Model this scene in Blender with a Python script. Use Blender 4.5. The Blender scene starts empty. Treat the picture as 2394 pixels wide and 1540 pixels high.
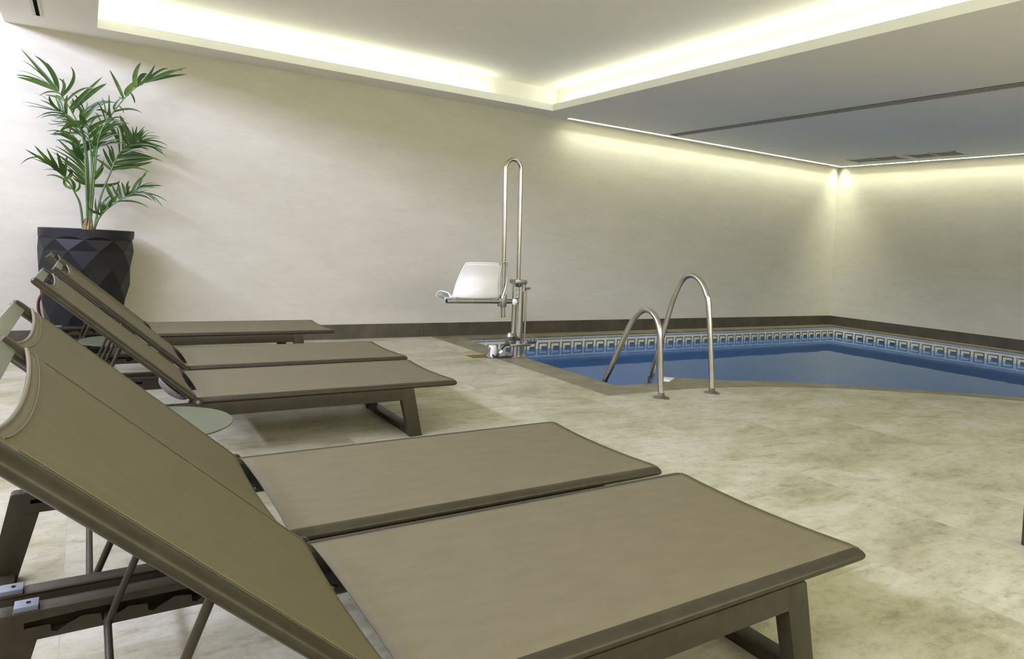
import bpy, bmesh, math, random
from math import sin, cos, pi, radians
from mathutils import Vector, Matrix

random.seed(7)
COL = bpy.context.scene.collection
H = 2.5

# ------------------------------------------------------------------ materials
def new_mat(name):
    m = bpy.data.materials.new(name)
    m.use_nodes = True
    nt = m.node_tree
    nt.nodes.clear()
    out = nt.nodes.new('ShaderNodeOutputMaterial')
    b = nt.nodes.new('ShaderNodeBsdfPrincipled')
    nt.links.new(b.outputs[0], out.inputs[0])
    return m, nt, b, out

def N(nt, typ, **kw):
    n = nt.nodes.new(typ)
    for k, v in kw.items():
        if k.startswith('i_'):
            n.inputs[int(k[2:])].default_value = v
        else:
            setattr(n, k, v)
    return n

def ramp(nt, stops):
    r = nt.nodes.new('ShaderNodeValToRGB')
    while len(r.color_ramp.elements) < len(stops):
        r.color_ramp.elements.new(0.5)
    for e, (p, c) in zip(r.color_ramp.elements, stops):
        e.position = p
        e.color = (c[0], c[1], c[2], 1)
    return r

def noisy(name, c1, c2, scale=8, rough=0.5, metal=0.0, bump=0.0, bscale=None, stretch=(1, 1, 1), detail=6, spec=0.5, coat=0.0):
    m, nt, b, out = new_mat(name)
    tc = N(nt, 'ShaderNodeTexCoord')
    mp = N(nt, 'ShaderNodeMapping')
    mp.inputs['Scale'].default_value = stretch
    nt.links.new(tc.outputs['Object'], mp.inputs[0])
    n = N(nt, 'ShaderNodeTexNoise')
    n.inputs['Scale'].default_value = scale
    n.inputs['Detail'].default_value = detail
    nt.links.new(mp.outputs[0], n.inputs[0])
    r = ramp(nt, [(0.3, c1), (0.7, c2)])
    nt.links.new(n.outputs[0], r.inputs[0])
    nt.links.new(r.outputs[0], b.inputs['Base Color'])
    b.inputs['Roughness'].default_value = rough
    b.inputs['Metallic'].default_value = metal
    b.inputs['Specular IOR Level'].default_value = spec
    b.inputs['Coat Weight'].default_value = coat
    if bump:
        n2 = N(nt, 'ShaderNodeTexNoise')
        n2.inputs['Scale'].default_value = bscale or scale * 4
        n2.inputs['Detail'].default_value = 4
        nt.links.new(mp.outputs[0], n2.inputs[0])
        bp = N(nt, 'ShaderNodeBump')
        bp.inputs['Strength'].default_value = bump
        bp.inputs['Distance'].default_value = 0.01
        nt.links.new(n2.outputs[0], bp.inputs['Height'])
        nt.links.new(bp.outputs[0], b.inputs['Normal'])
    return m

def emit(name, col, s):
    m, nt, b, out = new_mat(name)
    nt.nodes.remove(b)
    e = N(nt, 'ShaderNodeEmission')
    e.inputs[0].default_value = (*col, 1)
    e.inputs[1].default_value = s
    nt.links.new(e.outputs[0], out.inputs[0])
    return m

def wall_mat():
    m, nt, b, out = new_mat('wall_plaster')
    tc = N(nt, 'ShaderNodeTexCoord')
    mp = N(nt, 'ShaderNodeMapping')
    mp.inputs['Scale'].default_value = (1, 1, 3.2)
    nt.links.new(tc.outputs['Object'], mp.inputs[0])
    n = N(nt, 'ShaderNodeTexNoise')
    n.inputs['Scale'].default_value = 2.2
    n.inputs['Detail'].default_value = 9
    n.inputs['Roughness'].default_value = 0.62
    nt.links.new(mp.outputs[0], n.inputs[0])
    n3 = N(nt, 'ShaderNodeTexNoise')
    n3.inputs['Scale'].default_value = 9
    n3.inputs['Detail'].default_value = 5
    nt.links.new(mp.outputs[0], n3.inputs[0])
    r = ramp(nt, [(0.32, (0.50, 0.475, 0.375)), (0.7, (0.55, 0.525, 0.425))])
    nt.links.new(n.outputs[0], r.inputs[0])
    r2 = ramp(nt, [(0.3, (0.96, 0.96, 0.96)), (0.62, (1, 1, 1))])
    nt.links.new(n3.outputs[0], r2.inputs[0])
    mx = N(nt, 'ShaderNodeMixRGB', blend_type='MULTIPLY')
    mx.inputs[0].default_value = 1
    nt.links.new(r.outputs[0], mx.inputs[1])
    nt.links.new(r2.outputs[0], mx.inputs[2])
    nt.links.new(mx.outputs[0], b.inputs['Base Color'])
    b.inputs['Roughness'].default_value = 0.7
    b.inputs['Specular IOR Level'].default_value = 0.25
    bp = N(nt, 'ShaderNodeBump')
    bp.inputs['Strength'].default_value = 0.12
    bp.inputs['Distance'].default_value = 0.01
    nt.links.new(n3.outputs[0], bp.inputs['Height'])
    nt.links.new(bp.outputs[0], b.inputs['Normal'])
    return m

def floor_mat():
    m, nt, b, out = new_mat('travertine_floor_tiles')
    tc = N(nt, 'ShaderNodeTexCoord')
    # brick grid: columns run along y, 0.5875 wide in x
    sp = N(nt, 'ShaderNodeSeparateXYZ')
    nt.links.new(tc.outputs['Object'], sp.inputs[0])
    cb = N(nt, 'ShaderNodeCombineXYZ')
    ax = N(nt, 'ShaderNodeMath', operation='ADD'); ax.inputs[1].default_value = 8.35 + 0.5875 * 20
    ay = N(nt, 'ShaderNodeMath', operation='ADD'); ay.inputs[1].default_value = 4.715 + 1.175 * 20
    nt.links.new(sp.outputs[0], ax.inputs[0]); nt.links.new(sp.outputs[1], ay.inputs[0])
    nt.links.new(ay.outputs[0], cb.inputs[0]); nt.links.new(ax.outputs[0], cb.inputs[1])
    br = N(nt, 'ShaderNodeTexBrick')
    br.offset = 0.5; br.squash = 1.0
    br.inputs['Color1'].default_value = (0, 0, 0, 1)
    br.inputs['Color2'].default_value = (1, 1, 1, 1)
    br.inputs['Mortar'].default_value = (0.5, 0.5, 0.5, 1)
    br.inputs['Scale'].default_value = 1
    br.inputs['Mortar Size'].default_value = 0.0016
    br.inputs['Mortar Smooth'].default_value = 0.3
    br.inputs['Brick Width'].default_value = 1.175
    br.inputs['Row Height'].default_value = 0.5875
    nt.links.new(cb.outputs[0], br.inputs[0])
    # per tile offset for the stone veins
    off = N(nt, 'ShaderNodeVectorMath', operation='SCALE'); off.inputs['Scale'].default_value = 7
    nt.links.new(br.outputs['Color'], off.inputs[0])
    mp = N(nt, 'ShaderNodeMapping')
    mp.inputs['Rotation'].default_value = (0, 0, radians(8))
    mp.inputs['Scale'].default_value = (0.9, 1.9, 1)
    nt.links.new(tc.outputs['Object'], mp.inputs[0])
    ad = N(nt, 'ShaderNodeVectorMath', operation='ADD')
    nt.links.new(mp.outputs[0], ad.inputs[0]); nt.links.new(off.outputs[0], ad.inputs[1])
    n1 = N(nt, 'ShaderNodeTexNoise'); n1.inputs['Scale'].default_value = 1.5; n1.inputs['Detail'].default_value = 10; n1.inputs['Roughness'].default_value = 0.68
    n1.inputs['Distortion'].default_value = 0.4
    n2 = N(nt, 'ShaderNodeTexNoise'); n2.inputs['Scale'].default_value = 9; n2.inputs['Detail'].default_value = 8; n2.inputs['Roughness'].default_value = 0.75
    n4 = N(nt, 'ShaderNodeTexNoise'); n4.inputs['Scale'].default_value = 26; n4.inputs['Detail'].default_value = 6; n4.inputs['Roughness'].default_value = 0.8
    for n in (n1, n2):
        nt.links.new(ad.outputs[0], n.inputs[0])
    nt.links.new(tc.outputs['Object'], n4.inputs[0])
    r = ramp(nt, [(0.28, (0.24, 0.222, 0.125)), (0.41, (0.34, 0.32, 0.20)), (0.51, (0.41, 0.39, 0.265)), (0.62, (0.465, 0.445, 0.33)), (0.75, (0.53, 0.51, 0.43))])
    nt.links.new(n1.outputs[0], r.inputs[0])
    r2 = ramp(nt, [(0.32, (0.62, 0.60, 0.50)), (0.46, (0.91, 0.91, 0.88)), (0.6, (1, 1, 1))])
    nt.links.new(n2.outputs[0], r2.inputs[0])
    r4 = ramp(nt, [(0.33, (0.66, 0.64, 0.54)), (0.49, (1, 1, 1))])
    nt.links.new(n4.outputs[0], r4.inputs[0])
    mx = N(nt, 'ShaderNodeMixRGB', blend_type='MULTIPLY'); mx.inputs[0].default_value = 1
    nt.links.new(r.outputs[0], mx.inputs[1]); nt.links.new(r2.outputs[0], mx.inputs[2])
    mx4 = N(nt, 'ShaderNodeMixRGB', blend_type='MULTIPLY'); mx4.inputs[0].default_value = 0.6
    nt.links.new(mx.outputs[0], mx4.inputs[1]); nt.links.new(r4.outputs[0], mx4.inputs[2])
    mx2 = N(nt, 'ShaderNodeMixRGB', blend_type='MIX')
    mx2.inputs[2].default_value = (0.33, 0.31, 0.23, 1)
    nt.links.new(br.outputs['Fac'], mx2.inputs[0]); nt.links.new(mx4.outputs[0], mx2.inputs[1])
    nt.links.new(mx2.outputs[0], b.inputs['Base Color'])
    rr = N(nt, 'ShaderNodeMapRange'); rr.inputs['To Min'].default_value = 0.34; rr.inputs['To Max'].default_value = 0.6
    nt.links.new(n2.outputs[0], rr.inputs[0]); nt.links.new(rr.outputs[0], b.inputs['Roughness'])
    b.inputs['Specular IOR Level'].default_value = 0.35
    bp = N(nt, 'ShaderNodeBump'); bp.inputs['Strength'].default_value = 0.15; bp.inputs['Distance'].default_value = 0.006
    nt.links.new(n2.outputs[0], bp.inputs['Height']); nt.links.new(bp.outputs[0], b.inputs['Normal'])
    return m

def stone_mat(name, base, joint_axis=0, step=0.58, phase=0.0, rough=0.5, jc=None):
    """dark slate strips with a thin joint every `step` metres along one axis"""
    m, nt, b, out = new_mat(name)
    tc = N(nt, 'ShaderNodeTexCoord')
    n = N(nt, 'ShaderNodeTexNoise'); n.inputs['Scale'].default_value = 5; n.inputs['Detail'].default_value = 9; n.inputs['Roughness'].default_value = 0.65
    nt.links.new(tc.outputs['Object'], n.inputs[0])
    c0 = tuple(x * 0.72 for x in base); c1 = tuple(x * 1.3 for x in base)
    r = ramp(nt, [(0.35, c0), (0.68, c1)])
    nt.links.new(n.outputs[0], r.inputs[0])
    sp = N(nt, 'ShaderNodeSeparateXYZ'); nt.links.new(tc.outputs['Object'], sp.inputs[0])
    a = N(nt, 'ShaderNodeMath', operation='ADD'); a.inputs[1].default_value = 50 * step + phase
    nt.links.new(sp.outputs[joint_axis], a.inputs[0])
    md = N(nt, 'ShaderNodeMath', operation='MODULO'); md.inputs[1].default_value = step
    nt.links.new(a.outputs[0], md.inputs[0])
    lt = N(nt, 'ShaderNodeMath', operation='LESS_THAN'); lt.inputs[1].default_value = 0.005
    nt.links.new(md.outputs[0], lt.inputs[0])
    mx = N(nt, 'ShaderNodeMixRGB'); mx.inputs[2].default_value = (*(jc or tuple(x * 1.7 for x in base)), 1)
    nt.links.new(lt.outputs[0], mx.inputs[0]); nt.links.new(r.outputs[0], mx.inputs[1])
    nt.links.new(mx.outputs[0], b.inputs['Base Color'])
    b.inputs['Roughness'].default_value = rough
    bp = N(nt, 'ShaderNodeBump'); bp.inputs['Strength'].default_value = 0.2; bp.inputs['Distance'].default_value = 0.004
    nt.links.new(n.outputs[0], bp.inputs['Height']); nt.links.new(bp.outputs[0], b.inputs['Normal'])
    return m

def meander_mat(axis, phase):
    """glazed tile band: lavender line, cream field, key pattern in black mosaic dots"""
    P = 0.165
    m, nt, b, out = new_mat('meander_tile_band_%s' % 'xy'[axis])
    tc = N(nt, 'ShaderNodeTexCoord')
    sp = N(nt, 'ShaderNodeSeparateXYZ'); nt.links.new(tc.outputs['Object'], sp.inputs[0])
    def M(op, a, bb=None):
        n = N(nt, 'ShaderNodeMath', operation=op)
        for i, v in enumerate((a, bb)):
            if v is None: continue
            if isinstance(v, (int, float)): n.inputs[i].default_value = v
            else: nt.links.new(v, n.inputs[i])
        return n.outputs[0]
    u = M('MODULO', M('ADD', sp.outputs[axis], 100 * P + phase), P)
    if axis == 1:
        u = M('SUBTRACT', P, u)
    z = sp.outputs[2]
    def rng(v, lo, hi):
        return M('MULTIPLY', M('GREATER_THAN', v, lo), M('LESS_THAN', v, hi))
    def rect(u0, u1, z0, z1):
        return M('MULTIPLY', rng(u, u0, u1), rng(z, z0, z1))
    parts = [rect(0.0, 0.132, -0.086, -0.072), rect(0.0, 0.015, -0.2, -0.086), rect(0.117, 0.132, -0.2, -0.086), rect(0.045, 0.117, -0.2, -0.114)]
    k = parts[0]
    for p_ in parts[1:]:
        k = M('MAXIMUM', k, p_)
    # mosaic dots inside the black lines
    g = 0.0118
    du = M('MODULO', M('ADD', sp.outputs[axis], 100 * g), g)
    dz = M('MODULO', M('ADD', z, 100 * g), g)
    dots = M('MULTIPLY', M('GREATER_THAN', du, 0.0022), M('GREATER_THAN', dz, 0.0022))
    kd = M('MULTIPLY', k, M('ADD', M('MULTIPLY', dots, 0.15), 0.85))
    lav = rng(z, -0.047, -0.030)
    joint = M('LESS_THAN', M('MODULO', M('ADD', sp.outputs[axis], 200 * P + phase + 0.017), 2 * P), 0.004)
    nz = N(nt, 'ShaderNodeTexNoise'); nz.inputs['Scale'].default_value = 6
    nt.links.new(tc.outputs['Object'], nz.inputs[0])
    base = ramp(nt, [(0.3, (0.50, 0.50, 0.36)), (0.7, (0.60, 0.59, 0.44))])
    nt.links.new(nz.outputs[0], base.inputs[0])
    m1 = N(nt, 'ShaderNodeMixRGB'); m1.inputs[2].default_value = (0.17, 0.20, 0.33, 1)
    nt.links.new(lav, m1.inputs[0]); nt.links.new(base.outputs[0], m1.inputs[1])
    m2 = N(nt, 'ShaderNodeMixRGB'); m2.inputs[2].default_value = (0.018, 0.022, 0.04, 1)
    nt.links.new(kd, m2.inputs[0]); nt.links.new(m1.outputs[0], m2.inputs[1])
    m3 = N(nt, 'ShaderNodeMixRGB'); m3.inputs[2].default_value = (0.68, 0.7, 0.7, 1)
    nt.links.new(joint, m3.inputs[0]); nt.links.new(m2.outputs[0], m3.inputs[1])
    nt.links.new(m3.outputs[0], b.inputs['Base Color'])
    b.inputs['Roughness'].default_value = 0.2
    return m

def mosaic_mat():
    m, nt, b, out = new_mat('blue_pool_mosaic')
    tc = N(nt, 'ShaderNodeTexCoord')
    br = N(nt, 'ShaderNodeTexBrick'); br.offset = 0
    br.inputs['Color1'].default_value = (0.022, 0.075, 0.30, 1)
    br.inputs['Color2'].default_value = (0.03, 0.10, 0.38, 1)
    br.inputs['Mortar'].default_value = (0.07, 0.14, 0.35, 1)
    br.inputs['Scale'].default_value = 1
    br.inputs['Mortar Size'].default_value = 0.002
    br.inputs['Brick Width'].default_value = 0.03
    br.inputs['Row Height'].default_value = 0.03
    nt.links.new(tc.outputs['Object'], br.inputs[0])
    nt.links.new(br.outputs[0], b.inputs['Base Color'])
    b.inputs['Roughness'].default_value = 0.4
    return m

def water_mat():
    m, nt, b, out = new_mat('pool_water')
    nt.nodes.remove(b)
    df = N(nt, 'ShaderNodeBsdfDiffuse'); df.inputs[0].default_value = (0.04, 0.14, 0.40, 1)
    body = N(nt, 'ShaderNodeMixShader'); body.inputs[0].default_value = 0.7
    tr = N(nt, 'ShaderNodeBsdfTransparent'); tr.inputs[0].default_value = (0.25, 0.55, 0.86, 1)
    gl = N(nt, 'ShaderNodeBsdfGlossy'); gl.inputs[0].default_value = (0.80, 0.9, 1.0, 1); gl.inputs['Roughness'].default_value = 0.015
    fr = N(nt, 'ShaderNodeFresnel'); fr.inputs[0].default_value = 1.33
    mx = N(nt, 'ShaderNodeMixShader')
    tc = N(nt, 'ShaderNodeTexCoord')
    n = N(nt, 'ShaderNodeTexNoise'); n.inputs['Scale'].default_value = 2.2; n.inputs['Detail'].default_value = 2
    nt.links.new(tc.outputs['Object'], n.inputs[0])
    bp = N(nt, 'ShaderNodeBump'); bp.inputs['Strength'].default_value = 0.05; bp.inputs['Distance'].default_value = 0.02
    nt.links.new(n.outputs[0], bp.inputs['Height'])
    for x in (gl, fr):
        nt.links.new(bp.outputs[0], x.inputs['Normal'])
    nt.links.new(fr.outputs[0], mx.inputs[0]); nt.links.new(tr.outputs[0], body.inputs[1]); nt.links.new(df.outputs[0], body.inputs[2]); nt.links.new(body.outputs[0], mx.inputs[1]); nt.links.new(gl.outputs[0], mx.inputs[2])
    nt.links.new(mx.outputs[0], out.inputs[0])
    return m

def fabric_mat():
    m, nt, b, out = new_mat('woven_sling_fabric')
    tc = N(nt, 'ShaderNodeTexCoord')
    w1 = N(nt, 'ShaderNodeTexWave'); w1.bands_direction = 'X'; w1.inputs['Scale'].default_value = 190
    w2 = N(nt, 'ShaderNodeTexWave'); w2.bands_direction = 'Y'; w2.inputs['Scale'].default_value = 190
    for w in (w1, w2): nt.links.new(tc.outputs['UV'], w.inputs[0])
    mxw = N(nt, 'ShaderNodeMath', operation='MULTIPLY')
    nt.links.new(w1.outputs['Fac'], mxw.inputs[0]); nt.links.new(w2.outputs['Fac'], mxw.inputs[1])
    n = N(nt, 'ShaderNodeTexNoise'); n.inputs['Scale'].default_value = 9; n.inputs['Detail'].default_value = 6
    mp = N(nt, 'ShaderNodeMapping'); mp.inputs['Scale'].default_value = (1.0, 3, 3)
    nt.links.new(tc.outputs['UV'], mp.inputs[0]); nt.links.new(mp.outputs[0], n.inputs[0])
    r = ramp(nt, [(0.3, (0.130, 0.112, 0.062)), (0.7, (0.146, 0.127, 0.072))])
    nt.links.new(n.outputs[0], r.inputs[0])
    mx = N(nt, 'ShaderNodeMixRGB', blend_type='MULTIPLY'); mx.inputs[2].default_value = (0.82, 0.8, 0.74, 1)
    nt.links.new(mxw.outputs[0], mx.inputs[0]); nt.links.new(r.outputs[0], mx.inputs[1])
    nt.links.new(mx.outputs[0], b.inputs['Base Color'])
    b.inputs['Roughness'].default_value = 0.6
    b.inputs['Specular IOR Level'].default_value = 0.18
    bp = N(nt, 'ShaderNodeBump'); bp.inputs['Strength'].default_value = 0.15; bp.inputs['Distance'].default_value = 0.001
    nt.links.new(mxw.outputs[0], bp.inputs['Height']); nt.links.new(bp.outputs[0], b.inputs['Normal'])
    return m

M_wall = wall_mat()
M_ceil = noisy('ceiling_paint', (0.85, 0.83, 0.77), (0.87, 0.85, 0.79), 3, 0.8, spec=0.2)
M_cove = noisy('cove_lip_lit_white', (0.84, 0.86, 0.80), (0.86, 0.88, 0.82), 3, 0.7, spec=0.2)  # brightness of the lit cove lip put into a greenish white colour
M_floor = floor_mat()
M_base_x = stone_mat('slate_baseboard_x', (0.060, 0.052, 0.032), 0, 0.5865, 0.06, 0.42)
M_base_y = stone_mat('slate_baseboard_y', (0.060, 0.052, 0.032), 1, 0.5865, 0.0, 0.42)
M_coping = stone_mat('stone_coping', (0.178, 0.155, 0.090), 1, 0.5865, 0.2, 0.5)
M_coping_f = stone_mat('stone_coping_front', (0.178, 0.155, 0.090), 0, 0.5865, 0.2, 0.5)
M_ledge = stone_mat('stone_ledge', (0.16, 0.14, 0.085), 0, 0.5865, 0.06, 0.5)
M_band_x = meander_mat(0, 4.94 % 0.165)
M_band_y = meander_mat(1, 2.392 % 0.165)
M_mosaic = mosaic_mat()
M_water = water_mat()
M_fabric = fabric_mat()
M_bronze = noisy('bronze_powder_coat', (0.030, 0.025, 0.013), (0.039, 0.033, 0.018), 40, 0.36, spec=0.22, bump=0.04, bscale=400)
M_bronze_d = noisy('dark_bronze_bracket', (0.02, 0.018, 0.010), (0.028, 0.025, 0.015), 40, 0.4)
M_cross = noisy('crossbar_painted_sheen', (0.135, 0.155, 0.088), (0.15, 0.17, 0.098), 30, 0.32, bump=0.03, bscale=300)  # frame metal of the crossbar, its bright reflection painted in as pale olive
M_table = noisy('grey_green_powder_coat', (0.082, 0.092, 0.052), (0.092, 0.102, 0.06), 30, 0.36, spec=0.3)
M_steel = noisy('polished_steel', (0.50, 0.475, 0.40), (0.60, 0.575, 0.50), 12, 0.24, 1.0)
M_steel_d = noisy('stained_steel', (0.30, 0.30, 0.29), (0.40, 0.40, 0.39), 30, 0.36, 1.0)
M_white = noisy('white_moulded_plastic', (0.74, 0.74, 0.69), (0.80, 0.80, 0.75), 6, 0.28)
M_grey = noisy('grey_plastic', (0.35, 0.37, 0.38), (0.42, 0.44, 0.45), 10, 0.4)
M_black = noisy('black_rubber', (0.010, 0.010, 0.010), (0.02, 0.02, 0.018), 10, 0.5)
M_pot = noisy('matte_black_planter', (0.009, 0.009, 0.009), (0.014, 0.014, 0.014), 10, 0.5, spec=0.25)
M_soil = noisy('potting_soil', (0.03, 0.02, 0.012), (0.07, 0.05, 0.03), 40, 0.9, bump=0.8, bscale=60)
M_pouch = noisy('grey_brown_mesh', (0.11, 0.10, 0.085), (0.24, 0.22, 0.19), 60, 0.6, stretch=(1, 1, 5))
M_cap = noisy('blue_grey_end_cap', (0.13, 0.145, 0.155), (0.16, 0.175, 0.185), 20, 0.4)
M_red = noisy('dark_red_hose', (0.05, 0.008, 0.008), (0.08, 0.014, 0.012), 20, 0.4)
M_brass = noisy('rusty_drain_cover', (0.13, 0.085, 0.015), (0.22, 0.15, 0.03), 25, 0.5, 0.2, bump=0.4, bscale=120)
M_rust = noisy('rusty_collar', (0.10, 0.06, 0.02), (0.25, 0.19, 0.08), 60, 0.6, 0.3)
M_slot = noisy('dark_slot', (0.012, 0.011, 0.008), (0.018, 0.016, 0.012), 10, 0.9, spec=0.0)
M_louver = noisy('grey_louvre', (0.5, 0.5, 0.38), (0.54, 0.54, 0.41), 10, 0.5)
M_gframe = noisy('white_grille_frame', (0.6, 0.6, 0.52), (0.64, 0.64, 0.56), 10, 0.5)
M_sticker = noisy('label_paper', (0.52, 0.52, 0.44), (0.6, 0.6, 0.52), 30, 0.6)
M_led = emit('led_strip_emission', (0.96, 1.0, 0.82), 12)
M_led2 = emit('wall_washer_emission', (0.98, 1.0, 0.84), 105)

def leaf_mat():
    m, nt, b, out = new_mat('palm_leaflet')
    g = N(nt, 'ShaderNodeObjectInfo')
    tc = N(nt, 'ShaderNodeTexCoord')
    n = N(nt, 'ShaderNodeTexNoise'); n.inputs['Scale'].default_value = 6; n.inputs['Detail'].default_value = 3
    nt.links.new(tc.outputs['Object'], n.inputs[0])
    r = ramp(nt, [(0.3, (0.022, 0.058, 0.010)), (0.55, (0.05, 0.105, 0.016)), (0.75, (0.12, 0.19, 0.035))])
    nt.links.new(n.outputs[0], r.inputs[0])
    nt.links.new(r.outputs[0], b.inputs['Base Color'])
    b.inputs['Roughness'].default_value = 0.35
    tl = N(nt, 'ShaderNodeBsdfTranslucent'); nt.links.new(r.outputs[0], tl.inputs[0])
    mx = N(nt, 'ShaderNodeMixShader'); mx.inputs[0].default_value = 0.25
    nt.links.new(b.outputs[0], mx.inputs[1]); nt.links.new(tl.outputs[0], mx.inputs[2])
    nt.links.new(mx.outputs[0], out.inputs[0])
    return m
M_leaf = leaf_mat()
M_stem = noisy('palm_stem', (0.045, 0.09, 0.02), (0.10, 0.16, 0.04), 12, 0.45)
M_sheath = noisy('brown_leaf_sheath', (0.12, 0.07, 0.02), (0.28, 0.19, 0.07), 25, 0.7, bump=0.5)

# ------------------------------------------------------------------ mesh helpers
class MB:
    def __init__(s):
        s.bm = bmesh.new()
    def box(s, lo, hi, bev=0.0, seg=2):
        t = bmesh.new()
        bmesh.ops.create_cube(t, size=1)
        for v in t.verts:
            v.co = Vector([(lo[i] + hi[i]) / 2 + v.co[i] * (hi[i] - lo[i]) for i in range(3)])
        if bev:
            bmesh.ops.bevel(t, geom=t.edges[:], offset=bev, segments=seg, affect='EDGES', profile=0.6)
        s._merge(t); return s
    def prism(s, poly, axis, a, b, bev=0.0):
        """poly: 2D points in the plane normal to `axis`, extruded a..b"""
        t = bmesh.new()
        def mk(p, q):
            if axis == 0: return (q, p[0], p[1])
            if axis == 1: return (p[0], q, p[1])
            return (p[0], p[1], q)
        v0 = [t.verts.new(mk(p, a)) for p in poly]
        v1 = [t.verts.new(mk(p, b)) for p in poly]
        t.faces.new(v0); t.faces.new(v1[::-1])
        n = len(poly)
        for i in range(n):
            t.faces.new((v0[i], v0[(i + 1) % n], v1[(i + 1) % n], v1[i]))
        bmesh.ops.recalc_face_normals(t, faces=t.faces[:])
        if bev:
            bmesh.ops.bevel(t, geom=t.edges[:], offset=bev, segments=2, affect='EDGES', profile=0.6)
        s._merge(t); return s
    def tube(s, pts, r, n=16, cap=True, closed=False, ell=None, up=None):
        pts = [Vector(p) for p in pts]
        rs = r if isinstance(r, (list, tuple)) else [r] * len(pts)
        m = len(pts); rings = []
        prev = None
        for i, p in enumerate(pts):
            if closed: tg = (pts[(i + 1) % m] - pts[i - 1]).normalized()
            elif i == 0: tg = (pts[1] - pts[0]).normalized()
            elif i == m - 1: tg = (pts[-1] - pts[-2]).normalized()
            else:
                tg = ((pts[i + 1] - p).normalized() + (p - pts[i - 1]).normalized()).normalized()
            if prev is None:
                ref = Vector(up) if up else (Vector((0, 0, 1)) if abs(tg.z) < 0.9 else Vector((0, 1, 0)))
                u = (ref - tg * ref.dot(tg)).normalized()
            else:
                u = (prev - tg * prev.dot(tg)).normalized()
            prev = u
            w = tg.cross(u)
            e = ell or (1, 1)
            rings.append([s.bm.verts.new(p + (u * cos(2 * pi * k / n) * e[0] + w * sin(2 * pi * k / n) * e[1]) * rs[i]) for k in range(n)])
        for i in range(m if closed else m - 1):
            A, B = rings[i], rings[(i + 1) % m]
            for k in range(n):
                s.bm.faces.new((A[k], A[(k + 1) % n], B[(k + 1) % n], B[k]))
        if cap and not closed:
            s.bm.faces.new(rings[0][::-1]); s.bm.faces.new(rings[-1])
        return s
    def lathe(s, prof, c=(0, 0, 0), n=48):
        """prof: list of (r, z); closed top and bottom when r==0"""
        c = Vector(c); rings = []
        for r, z in prof:
            if r < 1e-6: rings.append([s.bm.verts.new(c + Vector((0, 0, z)))])
            else: rings.append([s.bm.verts.new(c + Vector((r * cos(2 * pi * k / n), r * sin(2 * pi * k / n), z))) for k in range(n)])
        for A, B in zip(rings, rings[1:]):
            for k in range(n):
                k2 = (k + 1) % n
                if len(A) == 1 and len(B) == 1: continue
                if len(A) == 1: s.bm.faces.new((A[0], B[k2], B[k]))
                elif len(B) == 1: s.bm.faces.new((A[k], A[k2], B[0]))
                else: s.bm.faces.new((A[k], A[k2], B[k2], B[k]))
        return s
    def _merge(s, t):
        me = bpy.data.meshes.new('tmp'); t.to_mesh(me); t.free()
        s.bm.from_mesh(me); bpy.data.meshes.remove(me)
    def quad(s, a, b, c, d):
        s.bm.faces.new([s.bm.verts.new(p) for p in (a, b, c, d)]); return s
    def build(s, name, mat, parent=None, smooth=True, loc=None, angle=35):
        bmesh.ops.recalc_face_normals(s.bm, faces=s.bm.faces[:])
        me = bpy.data.meshes.new(name)
        s.bm.to_mesh(me); s.bm.free()
        me.materials.append(mat)
        if smooth:
            for p in me.polygons: p.use_smooth = True
            me.set_sharp_from_angle(angle=radians(angle))
        o = bpy.data.objects.new(name, me); COL.objects.link(o)
        if parent: o.parent = parent
        if loc: o.location = loc
        return o

def empty(name, label, cat, loc=(0, 0, 0), rz=0, group=None):
    o = bpy.data.objects.new(name, None); COL.objects.link(o)
    o.location = loc; o.rotation_euler = (0, 0, rz); o.empty_display_size = 0.1
    return tag(o, label, cat, group)
def tag(o, label, cat, group=None, kind=None):
    o['label'] = label; o['category'] = cat
    if group: o['group'] = group
    if kind: o['kind'] = kind
    return o
def struct(o):
    o['kind'] = 'structure'; return o

# ------------------------------------------------------------------ pool outline
XL_OUT, YF = -6.99, -2.925
outer = [(-6.99, -0.0), (-6.99, -2.925), (-6.68, -2.93), (-6.42, -2.935), (-6.2, -2.95), (-6.02, -2.98), (-5.76, -3.04), (-5.5, -3.118),
         (-5.153, -3.262), (-4.842, -3.428), (-4.426, -3.716), (-4.034, -4.03), (-3.6, -4.46), (-3.15, -5.0), (-2.6, -5.75), (-1.9, -6.6), (-1.0, -7.3), (0.0, -7.6)]
inner = [(-6.71, -0.24), (-6.70, -2.665), (-6.42, -2.69), (-6.27, -2.70), (-6.20, -2.66), (-6.10, -2.53), (-5.93, -2.61), (-5.64, -2.79),
         (-5.13, -3.03), (-4.72, -3.33), (-4.29, -3.64), (-3.89, -3.95), (-3.46, -4.38), (-3.0, -4.93), (-2.44, -5.67), (-1.76, -6.48), (-0.95, -7.1), (-0.2, -7.33)]
def catmull(pts, k=5):
    out = []
    for i in range(len(pts) - 1):
        p0 = pts[max(i - 1, 0)]; p1 = pts[i]; p2 = pts[i + 1]; p3 = pts[min(i + 2, len(pts) - 1)]
        for j in range(k):
            t = j / k
            out.append(tuple(0.5 * ((2 * p1[a]) + (-p0[a] + p2[a]) * t + (2 * p0[a] - 5 * p1[a] + 4 * p2[a] - p3[a]) * t * t + (-p0[a] + 3 * p1[a] - 3 * p2[a] + p3[a]) * t ** 3) for a in range(len(p1))))
    out.append(pts[-1]); return out
outer_s = outer[:2] + catmull(outer[2:])
inner_s = inner[:4] + catmull(inner[4:])
WZ = -0.142

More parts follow.
